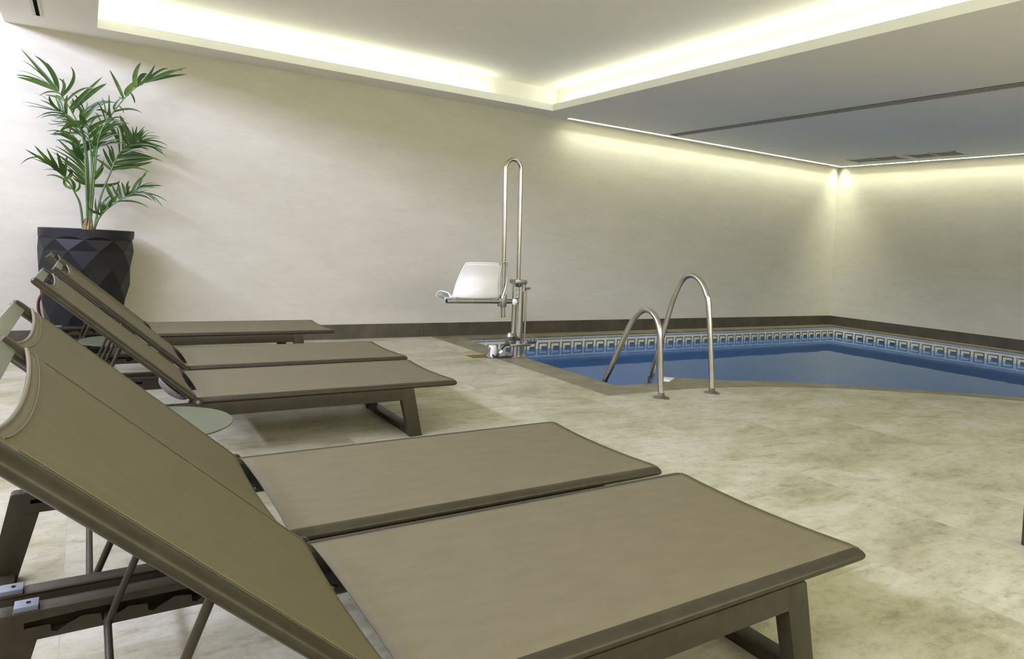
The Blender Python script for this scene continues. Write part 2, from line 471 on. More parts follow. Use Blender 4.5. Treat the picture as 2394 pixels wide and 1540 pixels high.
# ------------------------------------------------------------------ room shell
XW, YB, XE = -12.8, -8.6, -10.66
fl = MB()
poly = [(XW, 0.0)] + [(XW, YB), (0.0, YB)] + outer_s[::-1]
fl.bm.faces.new([fl.bm.verts.new((x, y, 0)) for x, y in poly])
bmesh.ops.triangulate(fl.bm, faces=fl.bm.faces[:])
struct(fl.build('floor', M_floor, smooth=False))

def wallbox(name, lo, hi, mat): return struct(MB().box(lo, hi).build(name, mat, smooth=False))
wallbox('wall_back', (XW - 0.2, 0.0, -1.6), (0.2, 0.2, 3.8), M_wall)
wallbox('wall_right', (0.0, YB, -1.6), (0.2, 0.0, 3.0), M_wall)
fw = MB()
FWX0, FWX1, FWZ0, FWZ1 = -10.3, -3.0, 1.5, 2.4  # opening for the added window behind the camera
fw.box((XW - 0.2, YB - 0.2, -0.2), (FWX0, YB, 3.8)); fw.box((FWX1, YB - 0.2, -0.2), (0.2, YB, 3.8))
fw.box((FWX0, YB - 0.2, -0.2), (FWX1, YB, FWZ0)); fw.box((FWX0, YB - 0.2, FWZ1), (FWX1, YB, 3.8))
struct(fw.build('wall_front', M_wall, smooth=False))
f2 = MB()
for k in range(6):
    x = FWX0 + (FWX1 - FWX0) * k / 5
    f2.box((x - 0.025, YB - 0.14, FWZ0), (x + 0.025, YB - 0.09, FWZ1))
for z in (FWZ0, FWZ1 - 0.05): f2.box((FWX0, YB - 0.14, z), (FWX1, YB - 0.09, z + 0.05))
struct(f2.build('added_fill_window', noisy('white_frame_paint', (0.6, 0.6, 0.56), (0.65, 0.65, 0.6), 5), smooth=False))  # unseen window frame, added to go with the front fill light
# left wall with a high clerestory window
WIN = (-8.0, -0.25, 2.75, 3.3)
lw = MB()
lw.box((XW - 0.2, YB, -0.2), (XW, 0.0, WIN[2])); lw.box((XW - 0.2, YB, WIN[3]), (XW, 0.0, 3.8))
lw.box((XW - 0.2, YB, WIN[2]), (XW, WIN[0], WIN[3])); lw.box((XW - 0.2, WIN[1], WIN[2]), (XW, 0.0, WIN[3]))
struct(lw.build('wall_left', M_wall, smooth=False))
wf = MB()
for k in range(7):
    y = WIN[0] + (WIN[1] - WIN[0]) * k / 6
    wf.box((XW - 0.14, y - 0.025, WIN[2]), (XW - 0.09, y + 0.025, WIN[3]))
for z in (WIN[2], WIN[3] - 0.05):
    wf.box((XW - 0.14, WIN[0], z), (XW - 0.09, WIN[1], z + 0.05))
struct(wf.build('window_1', M_gframe, smooth=False))

# ceiling: soffit with a rectangular cove opening, raised panel above
CX0, CX1, CY0, CY1 = -10.063, -5.81, -7.6, -0.338
ZT = 2.775
sl = (-3.935, -3.775)      # line diffuser opening in x
c = MB()
TH = 0.07
def slab(x0, y0, x1, y1, z0=H, z1=H + TH): c.box((x0, y0, z0), (x1, y1, z1))
XS = -5.43
slab(XE, YB, CX0 - 0.012, 0.0)                          # left strip
slab(CX0 - 0.012, CY1 + 0.012, XS, 0.0)                         # back strip up to washer
slab(CX0 - 0.012, YB, CX1 + 0.012, CY0 - 0.012)                         # front strip
slab(CX1 + 0.012, YB, sl[0], CY1 + 0.012)                       # right of cove
slab(XS, CY1 + 0.012, sl[0], -0.135)
slab(XS, -0.090, 0.0, 0.0)
slab(sl[1], YB, -0.135, -0.135)
slab(sl[0], -0.20, sl[1], -0.135)
slab(sl[0], YB, sl[1], -8.3)
slab(-0.090, YB, 0.0, -0.090)
struct(c.build('ceiling', M_ceil, smooth=False))
c = MB()
c.box((CX0 - 0.012, CY1 + 0.0, H), (CX1 + 0.012, CY1 + 0.012, H + TH + 0.002)); c.box((CX1, CY0, H), (CX1 + 0.012, CY1, H + TH + 0.002))
c.box((CX0 - 0.012, CY0, H), (CX0, CY1, H + TH + 0.002)); c.box((CX0 - 0.012, CY0 - 0.012, H), (CX1 + 0.012, CY0, H + TH + 0.002))
struct(c.build('trim_14', M_cove, smooth=False))
# recess of the cove
c = MB()
SB = 0.14                  # shelf depth behind the lip
c.box((CX0 - SB - 0.05, CY0 - SB - 0.05, ZT), (CX1 + SB + 0.05, CY1 + SB + 0.05, ZT + 0.05))
c.box((CX0 - SB, CY1 + SB, H + TH), (CX1 + SB + 0.04, CY1 + SB + 0.04, ZT))
c.box((CX1 + SB, CY0 - SB, H + TH), (CX1 + SB + 0.04, CY1 + SB, ZT))
c.box((CX0 - SB - 0.04, CY0 - SB, H + TH), (CX0 - SB, CY1 + SB + 0.04, ZT))
c.box((CX0 - SB, CY0 - SB - 0.04, H + TH), (CX1 + SB, CY0 - SB, ZT))
struct(c.build('trim_1', M_ceil, smooth=False))
# bay beyond the soffit on the left
c = MB()
c.box((XW, YB, 3.6), (XE + 0.1, 0.0, 3.7)); c.box((XE, YB, H + TH), (XE + 0.1, 0.0, 3.6))
struct(c.build('trim_2', M_ceil, smooth=False))
# back of the washer slots
c = MB()
c.box((XS - 0.01, -0.15, H + TH), (0.0, 0.0, H + TH + 0.02)); c.box((-0.15, YB, H + TH), (0.0, -0.15, H + TH + 0.02))
struct(c.build('trim_3', M_ceil, smooth=False))

# baseboards
struct(MB().box((XW, -0.012, 0.0), (0.0, 0.0, 0.143), 0.002).build('baseboard_back', M_base_x, smooth=False))
struct(MB().box((-0.012, YB, 0.0), (0.0, -0.012, 0.143), 0.002).build('baseboard_right', M_base_y, smooth=False))

# coping and ledges
def strip(outer_pts, inner_pts, z0, z1):
    mb = MB(); bm = mb.bm
    n = min(len(outer_pts), len(inner_pts))
    To = [bm.verts.new((*p, z1)) for p in outer_pts]; Ti = [bm.verts.new((*p, z1)) for p in inner_pts]
    Bo = [bm.verts.new((*p, z0)) for p in outer_pts]; Bi = [bm.verts.new((*p, z0)) for p in inner_pts]
    for i in range(n - 1):
        bm.faces.new((To[i], To[i + 1], Ti[i + 1], Ti[i])); bm.faces.new((Bo[i], Bi[i], Bi[i + 1], Bo[i + 1]))
        bm.faces.new((Ti[i], Ti[i + 1], Bi[i + 1], Bi[i])); bm.faces.new((To[i], Bo[i], Bo[i + 1], To[i + 1]))
    return mb
def resample(pts, n):
    L = [0]
    for a, b in zip(pts, pts[1:]): L.append(L[-1] + math.hypot(b[0] - a[0], b[1] - a[1]))
    out = []
    for k in range(n):
        t = L[-1] * k / (n - 1); i = 0
        while i < len(L) - 2 and L[i + 1] < t: i += 1
        f = (t - L[i]) / max(L[i + 1] - L[i], 1e-9)
        out.append(tuple(pts[i][a] + (pts[i + 1][a] - pts[i][a]) * f for a in (0, 1)))
    return out
struct(strip([(-6.99, 0.0), (-6.99, -2.925)], [(-6.71, 0.0), (-6.70, -2.665)], -0.022, 0.0).build('trim_4', M_coping, smooth=False))
fo = outer_s[1:]; fi = inner_s[1:]
# front coping as one polygon so that both outlines stay exact
mb = MB()
pl = fo + [(0.0, -7.33)] + fi[::-1]
from mathutils.geometry import tessellate_polygon
n = len(pl)
for z in (0.0, -0.022):
    for x, y in pl: mb.bm.verts.new((x, y, z))
mb.bm.verts.ensure_lookup_table()
for a_, b_, c_ in tessellate_polygon([[Vector((x, y, 0)) for x, y in pl]]):
    mb.bm.faces.new([mb.bm.verts[i] for i in (a_, b_, c_)])
    mb.bm.faces.new([mb.bm.verts[n + i] for i in (c_, b_, a_)])
for i in range(n):
    mb.bm.faces.new((mb.bm.verts[i], mb.bm.verts[(i + 1) % n], mb.bm.verts[n + (i + 1) % n], mb.bm.verts[n + i]))
struct(mb.build('trim_5', M_coping_f, smooth=False))
struct(strip([(-6.71, -0.012), (-0.012, -0.012)], [(-6.71, -0.24), (-0.2, -0.2)], -0.022, 0.0).build('trim_6', M_ledge, smooth=False))
struct(strip([(-0.012, -0.012), (-0.012, -7.33)], [(-0.2, -0.2), (-0.2, -7.33)], -0.022, 0.0).build('trim_7', M_ledge, smooth=False))

# pool basin walls (band above, mosaic below) and floor
def vwall(name, pts, z0, z1, mat):
    mb = MB()
    for a, b in zip(pts, pts[1:]):
        mb.quad((*a, z0), (*b, z0), (*b, z1), (*a, z1))
    bmesh.ops.remove_doubles(mb.bm, verts=mb.bm.verts[:], dist=1e-5)
    return struct(mb.build(name, mat, smooth=False))
vwall('trim_8', [(-6.71, -0.238), (-0.205, -0.205)], -0.30, -0.022, M_band_x)
vwall('trim_9', [(-0.205, -0.205), (-0.205, -7.33)], -0.30, -0.022, M_band_y)
vwall('trim_10', [(-6.72, -0.238), (-6.71, -2.68)], -0.30, -0.022, M_band_y)
vwall('trim_11', [(x, y - 0.01) for x, y in inner_s[1:]], -0.30, -0.022, M_band_x)
basin = [(-6.715, -0.235), (-0.203, -0.203), (-0.203, -7.33)] + [(x, y - 0.01) for x, y in inner_s[1:-1][::-1]] 
vwall('trim_12', basin + [basin[0]], -1.45, -0.30, M_mosaic)
mb = MB(); mb.bm.faces.new([mb.bm.verts.new((x, y, -1.45)) for x, y in basin]); bmesh.ops.triangulate(mb.bm, faces=mb.bm.faces[:])
struct(mb.build('trim_13', M_mosaic, smooth=False))
mb = MB(); mb.bm.faces.new([mb.bm.verts.new((x, y, WZ)) for x, y in basin]); bmesh.ops.triangulate(mb.bm, faces=mb.bm.faces[:])
for f_ in mb.bm.faces: f_.normal_update()
water = mb.build('pool_water', M_water, smooth=False)
if water.data.polygons[0].normal.z < 0: water.data.flip_normals()
tag(water, 'still blue water filling the pool up to the middle of the key pattern tiles', 'water', kind='stuff')

# ------------------------------------------------------------------ lighting
def led(name, lo, hi, mat, label, group):
    o = MB().box(lo, hi).build(name, mat, smooth=False)
    return tag(o, label, 'light', group)
g = 'hidden cove light strips'
z0 = H + TH + 0.012
led('light_strip', (CX0 + 0.02, CY1 + 0.10, z0), (-6.55, CY1 + 0.13, z0 + 0.012), M_led, 'long glowing light strip in the ceiling cove along the back wall', g)
led('light_strip', (CX1 + 0.10, CY0, z0), (CX1 + 0.13, CY1 + 0.02, z0 + 0.012), M_led, 'long glowing light strip in the ceiling cove on its pool side', g)
led('light_strip', (CX0 - 0.10, CY0, z0), (CX0 - 0.07, CY1 - 0.1, z0 + 0.012), M_led, 'glowing light strip in the ceiling cove on its left side above the planter', g)
g = 'wall washer light strips'
led('wall_washer_light', (XS, -0.131, H + 0.048), (-0.16, -0.095, H + 0.06), M_led2, 'thin bright light line between ceiling and back wall above the pool', g)
led('wall_washer_light', (-0.131, YB + 0.1, H + 0.048), (-0.095, -0.12, H + 0.06), M_led2, 'thin bright light line between ceiling and right hand wall above the pool', g)

def area(name, loc, rot, sx, sy, e, col, spread=None):
    l = bpy.data.lights.new(name, 'AREA'); l.shape = 'RECTANGLE'; l.size = sx; l.size_y = sy; l.energy = e; l.color = col
    if spread: l.spread = spread
    o = bpy.data.objects.new(name, l); COL.objects.link(o); o.location = loc; o.rotation_euler = rot
    return o
# daylight through the clerestory window
area('window_daylight', (XW - 0.25, (WIN[0] + WIN[1]) / 2, (WIN[2] + WIN[3]) / 2 + 0.05), (0, radians(-90), 0), WIN[3] - WIN[2], WIN[1] - WIN[0], 1080, (0.64, 0.67, 1.0))

area('front_fill_light', ((FWX0 + FWX1) / 2, YB - 0.25, (FWZ0 + FWZ1) / 2), (radians(90), 0, 0), FWX1 - FWX0, FWZ1 - FWZ0, 235, (1.0, 0.97, 0.76))  # added fill light behind the camera, brightens floor, back wall and ceiling
w = bpy.data.worlds.new('World'); bpy.context.scene.world = w; w.use_nodes = True
w.node_tree.nodes['Background'].inputs[0].default_value = (0.8, 0.88, 1, 1)
w.node_tree.nodes['Background'].inputs[1].default_value = 0.6

# ------------------------------------------------------------------ ceiling fittings
t = empty('line_diffuser', 'long slotted air diffuser set in the ceiling above the pool', 'air vent', ((sl[0] + sl[1]) / 2, -4.2, H))
def lp(o, loc):   # place a part built in world coordinates under a root at loc
    o.location = Vector(o.location) - Vector(loc); return o
base = MB().box((sl[0], -8.3, H + 0.004), (sl[1], -0.20, H + 0.03)).build('backing', M_slot, t, smooth=False); lp(base, t.location)
wd = (sl[1] - sl[0])
for k in range(5):
    x = sl[0] + wd * k / 4
    w0 = 0.0055
    lp(MB().box((x - w0, -8.3, H), (x + w0, -0.24, H + 0.0015)).build('slat', M_ceil, t, smooth=False), t.location)

t = empty('slot_diffuser', 'short slotted air diffuser in the ceiling above the potted palm', 'air vent', (-10.43, -0.9, H))
fr = MB()
for a, b in ((-10.462, -10.442), (-10.418, -10.398)):
    fr.box((a, -2.4, H - 0.004), (b, -0.385, H - 0.0005), 0.001)
lp(fr.build('frame', M_gframe, t, smooth=False), t.location)
lp(MB().box((-10.442, -2.4, H - 0.003), (-10.418, -0.385, H - 0.0005)).build('slot', M_slot, t, smooth=False), t.location)

def grille(x0, x1, y0, y1, label):
    t = empty('ceiling_grille', label, 'air vent', ((x0 + x1) / 2, (y0 + y1) / 2, H), group='ceiling grilles near the right wall')
    f = MB(); w_ = 0.022; z0, z1 = H - 0.008, H - 0.0005
    ym = (y0 + y1) / 2
    f.box((x0, y0, z0), (x0 + w_, y1, z1)); f.box((x1 - w_, y0, z0), (x1, y1, z1))
    f.box((x0, y0, z0), (x1, y0 + w_, z1)); f.box((x0, y1 - w_, z0), (x1, y1, z1)); f.box((x0, ym - w_ / 2, z0), (x1, ym + w_ / 2, z1))
    lp(f.build('frame', M_gframe, t, smooth=False), t.location)
    l = MB(); k = x0 + w_
    while k < x1 - w_:
        l.prism([(k, z0 + 0.001), (k + 0.012, z1), (k + 0.016, z1), (k + 0.004, z0 + 0.001)], 1, y0 + w_, y1 - w_); k += 0.018
    lp(l.build('louvres', M_louver, t, smooth=False), t.location)
grille(-0.80, -0.46, -1.35, -0.62, 'ceiling air grille over the pool corner, nearer the corner of the two')
grille(-0.82, -0.46, -2.12, -1.46, 'ceiling air grille over the pool, further from the corner of the two')

# ------------------------------------------------------------------ sun lounger
# local frame: hinge at x=0, foot end at +x, head at -x, width along y centred, z up
LS, WD = 1.269, 0.682
ZS = 0.276        # top of the seat rails
BL = 0.80
HW = WD / 2
def fabric_grid(name, parent, x0, x1, c0, c1, sag, w, z, nu=40, nv=24, th=0.003):
    """sling between rails; c0/c1 depth of the concave ends"""
    mb = MB(); bm = mb.bm
    uvl = bm.loops.layers.uv.new('UVMap')
    V = []
    for i in range(nu + 1):
        row = []
        for j in range(nv + 1):
            t = j / nv; y = -w + 2 * w * t
            e = 1 - (2 * t - 1) ** 2
            e2 = e ** 0.8
            a = x0 + c0 * e2; b = x1 - c1 * e2
            s = i / nu
            row.append(bm.verts.new((a + (b - a) * s, y, z + 0.004 * min(1.0, 6 * e) - sag * e)))
        V.append(row)
    for i in range(nu):
        for j in range(nv):
            f = bm.faces.new((V[i][j], V[i + 1][j], V[i + 1][j + 1], V[i][j + 1]))
            for lp_, (ii, jj) in zip(f.loops, ((i, j), (i + 1, j), (i + 1, j + 1), (i, j + 1))):
                lp_[uvl].uv = (V[ii][jj].co.x, V[ii][jj].co.y)
    o = mb.build(name, M_fabric, parent, angle=60)
    md = o.modifiers.new('thickness', 'SOLIDIFY'); md.thickness = th; md.offset = -1
    return o

def hem(x, c, sgn, w, z, sag, r=0.0035, inset=0.0):
    pts = []
    for j in range(33):
        t = j / 32; y = -w + 2 * w * t; e = 1 - (2 * t - 1) ** 2
        pts.append((x + sgn * (c * e ** 0.8 + inset), y, z - sag * e + 0.001))
    return pts

# sawtooth slot plate: outline with hole filled through a curve object
def slot_plate(x0, x1, z0, z1, hole, y0, y1):
    cu = bpy.data.curves.new('plate', 'CURVE'); cu.dimensions = '2D'; cu.fill_mode = 'BOTH'; cu.extrude = (y1 - y0) / 2
    for pts in (((x0, z0), (x1, z0), (x1, z1), (x0, z1)), hole):
        sp = cu.splines.new('POLY'); sp.points.add(len(pts) - 1); sp.use_cyclic_u = True
        for p, q in zip(sp.points, pts): p.co = (q[0], q[1], 0, 1)
    o = bpy.data.objects.new('plate', cu); COL.objects.link(o)
    dg = bpy.context.evaluated_depsgraph_get()
    me = bpy.data.meshes.new_from_object(o.evaluated_get(dg))
    bpy.data.objects.remove(o)
    bm = bmesh.new(); bm.from_mesh(me); bpy.data.meshes.remove(me)
    for v in bm.verts:
        v.co = Vector((v.co.x, (y0 + y1) / 2 - v.co.z, v.co.y))
    return bm

RT, RB = 0.252, 0.193     # base rail top / bottom
RX0, RX1 = -0.585, 1.012
def make_lounger(label, tilt):
    root = empty('sun_lounger', label, 'sun lounger', group='bronze sun loungers with sling seats')
    # base side rails with sawtooth slot on the inner face
    for s in (1, -1):
        yo, yi = s * (HW - 0.004), s * (HW - 0.046)
        a, b = min(yo, yi), max(yo, yi)
        mb = MB()
        # hollow rail: outer web, top and bottom flange, inner plate with slot
        mb.box((-0.10, a, RB), (0.956, b, RT), 0.0015)
        mb.box((RX0 + 0.02, a, RT - 0.008), (-0.09, b, RT), 0.002)
        mb.box((RX0 + 0.02, a, RB), (-0.09, b, RB + 0.008), 0.002)
        ow = (yo - s * 0.006)
        mb.box((RX0 + 0.02, min(yo, ow), RB), (-0.09, max(yo, ow), RT), 0.001)
        zt = 0.232
        hole = [(-0.545, zt), (-0.545, zt - 0.012), (-0.502, zt - 0.012), (-0.500, zt - 0.026), (-0.490, zt - 0.030), (-0.482, zt - 0.024), (-0.45, zt - 0.008),
                (-0.416, zt - 0.012), (-0.414, zt - 0.026), (-0.404, zt - 0.030), (-0.396, zt - 0.024), (-0.366, zt - 0.008),
                (-0.332, zt - 0.012), (-0.330, zt - 0.026), (-0.320, zt - 0.030), (-0.312, zt - 0.024), (-0.28, zt - 0.008),
                (-0.248, zt - 0.012), (-0.246, zt - 0.026), (-0.236, zt - 0.030), (-0.228, zt - 0.024), (-0.20, zt - 0.008), (-0.17, zt - 0.006), (-0.17, zt + 0.004), (-0.45, zt + 0.004)]
        bm = slot_plate(RX0 + 0.02, -0.09, RB + 0.002, RT - 0.002, hole, yi - 0.0015, yi + 0.0015)
        mb._merge(bm)
        rail = mb.build('side_rail', M_bronze, root, angle=30)
        cap = MB().box((RX0 + 0.022, a + 0.004, RT + 0.0), (RX0 + 0.062, b - 0.004, RT + 0.010), 0.001)
        cp = cap.build('end_cap', M_cap, rail); cp['label'] = 'blue grey plastic end cap with a hole'
        sc = MB().lathe([(0.0, 0.0), (0.004, 0.0), (0.004, 0.0006), (0, 0.0006)], (RX0 + 0.045, (a + b) / 2, RT + 0.0105), 12)
        sc.build('cap_hole', M_slot, cp)
    # legs (four) and floor bars (two)
    for s in (1, -1):
        yo, yi = s * (HW - 0.004), s * (HW - 0.046)
        a, b = min(yo, yi), max(yo, yi)
        # foot end: outer edge slopes out towards the floor
        MB().prism([(1.012, RT), (1.018, RT - 0.004), (1.075, 0.0), (1.007, 0.0), (0.9555, RB), (0.9555, RT)], 1, a, b, 0.0015).build('leg', M_bronze, root, angle=30)
        MB().prism([(RX0, RT), (RX0 - 0.006, RT - 0.004), (RX0 - 0.052, 0.0), (RX0 + 0.014, 0.0), (RX0 + 0.062, RB), (RX0 + 0.026, RB + 0.004), (RX0 + 0.022, RT)], 1, a, b, 0.0015).build('leg', M_bronze, root, angle=30)
    for x0_, x1_ in ((1.010, 1.072), (RX0 - 0.050, RX0 + 0.012)):
        MB().box((x0_, -HW + 0.046, 0.0), (x1_, HW - 0.046, 0.028), 0.002).build('floor_bar', M_bronze, root)
    # fixed seat frame
    prof_w, prof_h = 0.026, 0.0145
    def rail_tube(L0, L1, s, mb):
        y = s * (HW - 0.026)
        pts = [(L0, y, 0), (L0 + 0.004, y, 0), (L1 - 0.02, y, 0), (L1 - 0.008, y, 0), (L1, y, 0)]
        mb.tube(pts, [0.9, 1, 1, 0.9, 0.5], 20, ell=(prof_h, prof_w))
    sf = MB()
    for s in (1, -1):
        rail_tube(0.0, LS, s, sf)
        for x in (0.1, 0.35, 0.62, 0.88):
            sf.box((x, s * (HW - 0.030) - 0.008, -0.026), (x + 0.04, s * (HW - 0.030) + 0.008, -0.010))
    sf.box((LS - 0.036, -HW + 0.03, -0.014), (LS - 0.012, HW - 0.03, 0.000), 0.003)
    sf.box((0.30, -HW + 0.03, -0.020), (0.34, HW - 0.03, -0.012), 0.002)
    sfo = sf.build('seat_frame', M_bronze, root); sfo.location = (0, 0, ZS - prof_h + 0.001)
    st = fabric_grid('seat_sling', root, 0.010, LS - 0.004, 0.012, 0.016, 0.006, HW - 0.024, -0.0015)
    st.location = (0, 0, ZS + 0.001)
    # inner brackets near the hinge
    for s in (1, -1):
        y0_, y1_ = sorted((s * (HW - 0.048), s * (HW - 0.150)))
        bk = MB(); bk.box((-0.03, y0_, 0.20), (0.10, y1_, 0.204)); bk.box((-0.03, s * (HW - 0.049) - 0.002, 0.20), (0.10, s * (HW - 0.049) + 0.002, ZS - 0.015))
        b_ = bk.build('hinge_bracket', M_bronze_d, root, smooth=False)
        MB().lathe([(0.0025, 0.0), (0.0055, 0.0), (0.0055, 0.003), (0.0025, 0.003), (0.0025, 0.0)], (0.045, s * (HW - 0.12), 0.2045), 16).build('screw', M_steel, b_)
        # round hinge disc on the outer side
        hd = MB(); y = s * (HW + 0.001)
        hd.tube([(0, y - s * 0.01, ZS - 0.012), (0, y + s * 0.004, ZS - 0.012)], 0.019, 20)
        h_ = hd.build('hinge', M_bronze_d, root)
        MB().tube([(0, y + s * 0.004, ZS - 0.012), (0, y + s * 0.007, ZS - 0.012)], 0.008, 14).build('hinge_bolt', M_steel, h_)
    # backrest (built flat towards -x, then tilted up round the hinge)
    bk = empty('backrest', '', '')
    bk.parent = root
    for k_ in ('label', 'category'): del bk[k_]
    for s in (1, -1):
        br = MB()
        y = s * (HW - 0.026)
        br.tube([(0.0, y, 0), (-0.006, y, 0), (-BL + 0.02, y, 0), (-BL + 0.006, y, 0), (-BL, y, 0)], [0.8, 1, 1, 0.9, 0.5], 20, ell=(prof_h, prof_w))
        br.build('backrest_rail', M_bronze, bk)
    bk.location = (0, 0, ZS - prof_h + 0.001); bk.rotation_euler = (0, tilt, 0)
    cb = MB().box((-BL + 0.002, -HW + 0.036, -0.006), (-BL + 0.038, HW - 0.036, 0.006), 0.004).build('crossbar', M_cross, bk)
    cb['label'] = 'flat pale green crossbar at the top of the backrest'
    bs = fabric_grid('back_sling', bk, -BL + 0.048, -0.016, 0.030, 0.004, 0.008, HW - 0.024, prof_h - 0.0015, th=0.003)
    hm = MB()
    hm.tube(hem(-BL + 0.048, 0.030, 1, HW - 0.026, prof_h - 0.001, 0.008), 0.004, 8)
    hm.tube(hem(-BL + 0.048, 0.030, 1, HW - 0.036, prof_h + 0.002, 0.008, inset=0.018), 0.0014, 6)
    for s in (1, -1):
        hm.tube([(-BL + 0.09, s * (HW - 0.036), prof_h + 0.0015), (-BL * 0.5, s * (HW - 0.036), prof_h + 0.0015), (-0.02, s * (HW - 0.036), prof_h + 0.0015)], 0.0012, 6)
    hm.build('stitched_hem', M_fabric, bk)
    # prop bar: U shape resting in the slots
    zc = ZS - prof_h
    ty = HW - 0.066
    nx, nz = -0.405, 0.208
    d = 0.40
    tx, tz = -d * cos(tilt) + 0.014 * sin(tilt), zc + d * sin(tilt) - 0.014
    pb = MB()
    def arm(s):
        return [(tx, s * ty, tz), (nx + (tx - nx) * 0.12, s * ty, nz + (tz - nz) * 0.12), (nx + (tx - nx) * 0.03, s * ty, nz + 0.004), (nx, s * (ty - 0.012), nz)]
    pts = arm(1) + arm(-1)[::-1]
    pb.tube(pts, 0.0075, 12)
    for s in (1, -1): pb.tube([(nx, s * (ty - 0.005), nz), (nx, s * (HW - 0.02), nz)], 0.0065, 10)
    pb.build('prop_bar', M_bronze, root)
    return root

ANG = 0.716
def children(o): return [c for c in bpy.data.objects if c.parent == o]
def copy_tree(o, parent=None):
    kids = children(o)
    c_ = o.copy(); COL.objects.link(c_)
    if parent: c_.parent = parent
    for k in kids: copy_tree(k, c_)
    return c_
HX = -9.634
proto = make_lounger('bronze sun lounger with taupe sling, nearest of the row', ANG)
spots = [(HX + 0.012, -5.603, 'bronze sun lounger with taupe sling nearest the camera, cut off at the bottom edge'),
         (HX - 0.018, -4.887, 'bronze sun lounger with taupe sling pushed against the far side of the nearest one'),
         (HX - 0.022, -3.344, 'bronze sun lounger with taupe sling, first beyond the round side table in front'),
         (HX + 0.018, -2.580, 'bronze sun lounger with taupe sling, fourth in the row and touching the third'),
         (HX - 0.058, -1.320, 'bronze sun lounger standing by itself beside the back wall in front of the planter')]
loungers = []
for i, (x, y, lab) in enumerate(spots):
    o = proto if i == 0 else copy_tree(proto)
    o.location = (x, y + HW, 0); o['label'] = lab
    loungers.append(o)
# small grey pouch hanging under the backrest of the third lounger
pm = MB(); bm = pm.bm; rows = []
for i in range(13):
    a = pi * i / 12; row = []
    for j in range(7):
        t_ = j / 6
        row.append(bm.verts.new((-0.02 - 0.155 * (1 - cos(a)) / 2 - 0.0, -0.0 + 0.07 * (t_ - 0.5) * sin(a), -0.018 - 0.035 * sin(a) * (1 - (2 * t_ - 1) ** 2 * 0.8))))
    rows.append(row)
for i in range(12):
    for j in range(6): bm.faces.new((rows[i][j], rows[i + 1][j], rows[i + 1][j + 1], rows[i][j + 1]))
bmesh.ops.remove_doubles(bm, verts=bm.verts[:], dist=1e-4)
pouch = pm.build('pouch', M_pouch, [k for k in children(loungers[2]) if k.name.startswith('backrest')][0])
pouch.location = (0.0, -HW + 0.09, 0.0)
pouch.modifiers.new('thickness', 'SOLIDIFY').thickness = 0.002
pouch['label'] = 'small grey pouch slung below the backrest rail'

# ------------------------------------------------------------------ side tables
def side_table(x, y, r, h, label):
    t = empty('side_table', label, 'side table', (x, y, 0), group='round side tables between the loungers')
    MB().lathe([(0, h - 0.006), (r - 0.001, h - 0.006), (r, h - 0.004), (r, h - 0.001), (r - 0.001, h), (0, h)], n=72).build('table_top', M_table, t)
    px = -r + 0.06
    MB().tube([(px, 0, 0.01), (px, 0, h - 0.005)], 0.014, 20).build('post', M_bronze, t)
    MB().lathe([(0, 0.0), (r * 0.72, 0.0), (r * 0.72, 0.006), (r * 0.70, 0.010), (0, 0.010)], (-0.02, 0, 0), n=60).build('base', M_bronze, t)
    return t
side_table(-9.834, -3.775, 0.244, 0.298, 'round grey green side table between the two pairs of loungers')
side_table(-9.880, -1.608, 0.232, 0.285, 'round grey green side table seen under the far loungers near the planter')

# ------------------------------------------------------------------ planter with palm
PX, PY = -10.078, -0.325
palm = empty('potted_palm', 'tall green palm in a black faceted planter against the back wall', 'potted plant', (PX, PY, 0))
prof = [(0.885, 0.3125), (0.80, 0.3115), (0.67, 0.305), (0.54, 0.294), (0.41, 0.276), (0.28, 0.253), (0.15, 0.226), (0.03, 0.20), (0.0, 0.195)]
mb = MB(); bm = mb.bm; n = 10
def ring(r, z, off, nn=n): return [bm.verts.new((r * cos(2 * pi * (k + off) / nn + 0.25), r * sin(2 * pi * (k + off) / nn + 0.25), z)) for k in range(nn)]
SM = 60
top = [(0.285, 0.90), (0.285, 0.955), (0.290, 0.960), (0.312, 0.960), (0.3155, 0.956), (0.3140, 0.905)]
rs = [[bm.verts.new((r * cos(2 * pi * k / SM + 0.25), r * sin(2 * pi * k / SM + 0.25), z)) for k in range(SM)] for r, z in top]
for A, B in zip(rs, rs[1:]):
    for k in range(SM): bm.faces.new((A[k], A[(k + 1) % SM], B[(k + 1) % SM], B[k]))
R = [ring(r * 1.012, z, 0.5 * (i % 2)) for i, (z, r) in enumerate(prof)]
# lip to first facet ring (fan)
per = SM // n
A = rs[-1]; B = R[0]
for k in range(n):
    for j in range(per):
        a0 = A[(k * per + j) % SM]; a1 = A[(k * per + j + 1) % SM]
        bm.faces.new((a0, a1, B[k] if j < per / 2 else B[(k + 1) % n]))
    mid = A[(k * per + per // 2) % SM]
    bm.faces.new((B[k], mid, B[(k + 1) % n]))
for i in range(len(R) - 1):
    A, B = R[i], R[i + 1]
    for k in range(n):
        if i % 2 == 0:
            bm.faces.new((A[k], A[(k + 1) % n], B[k])); bm.faces.new((A[(k + 1) % n], B[(k + 1) % n], B[k]))
        else:
            bm.faces.new((A[k], B[(k + 1) % n], B[k])); bm.faces.new((A[k], A[(k + 1) % n], B[(k + 1) % n]))
bm.faces.new(R[-1])
mb.build('planter', M_pot, palm, angle=12)
MB().lathe([(0, 0.925), (0.15, 0.93), (0.284, 0.91), (0.284, 0.90), (0, 0.90)], n=48).build('soil', M_soil, palm)

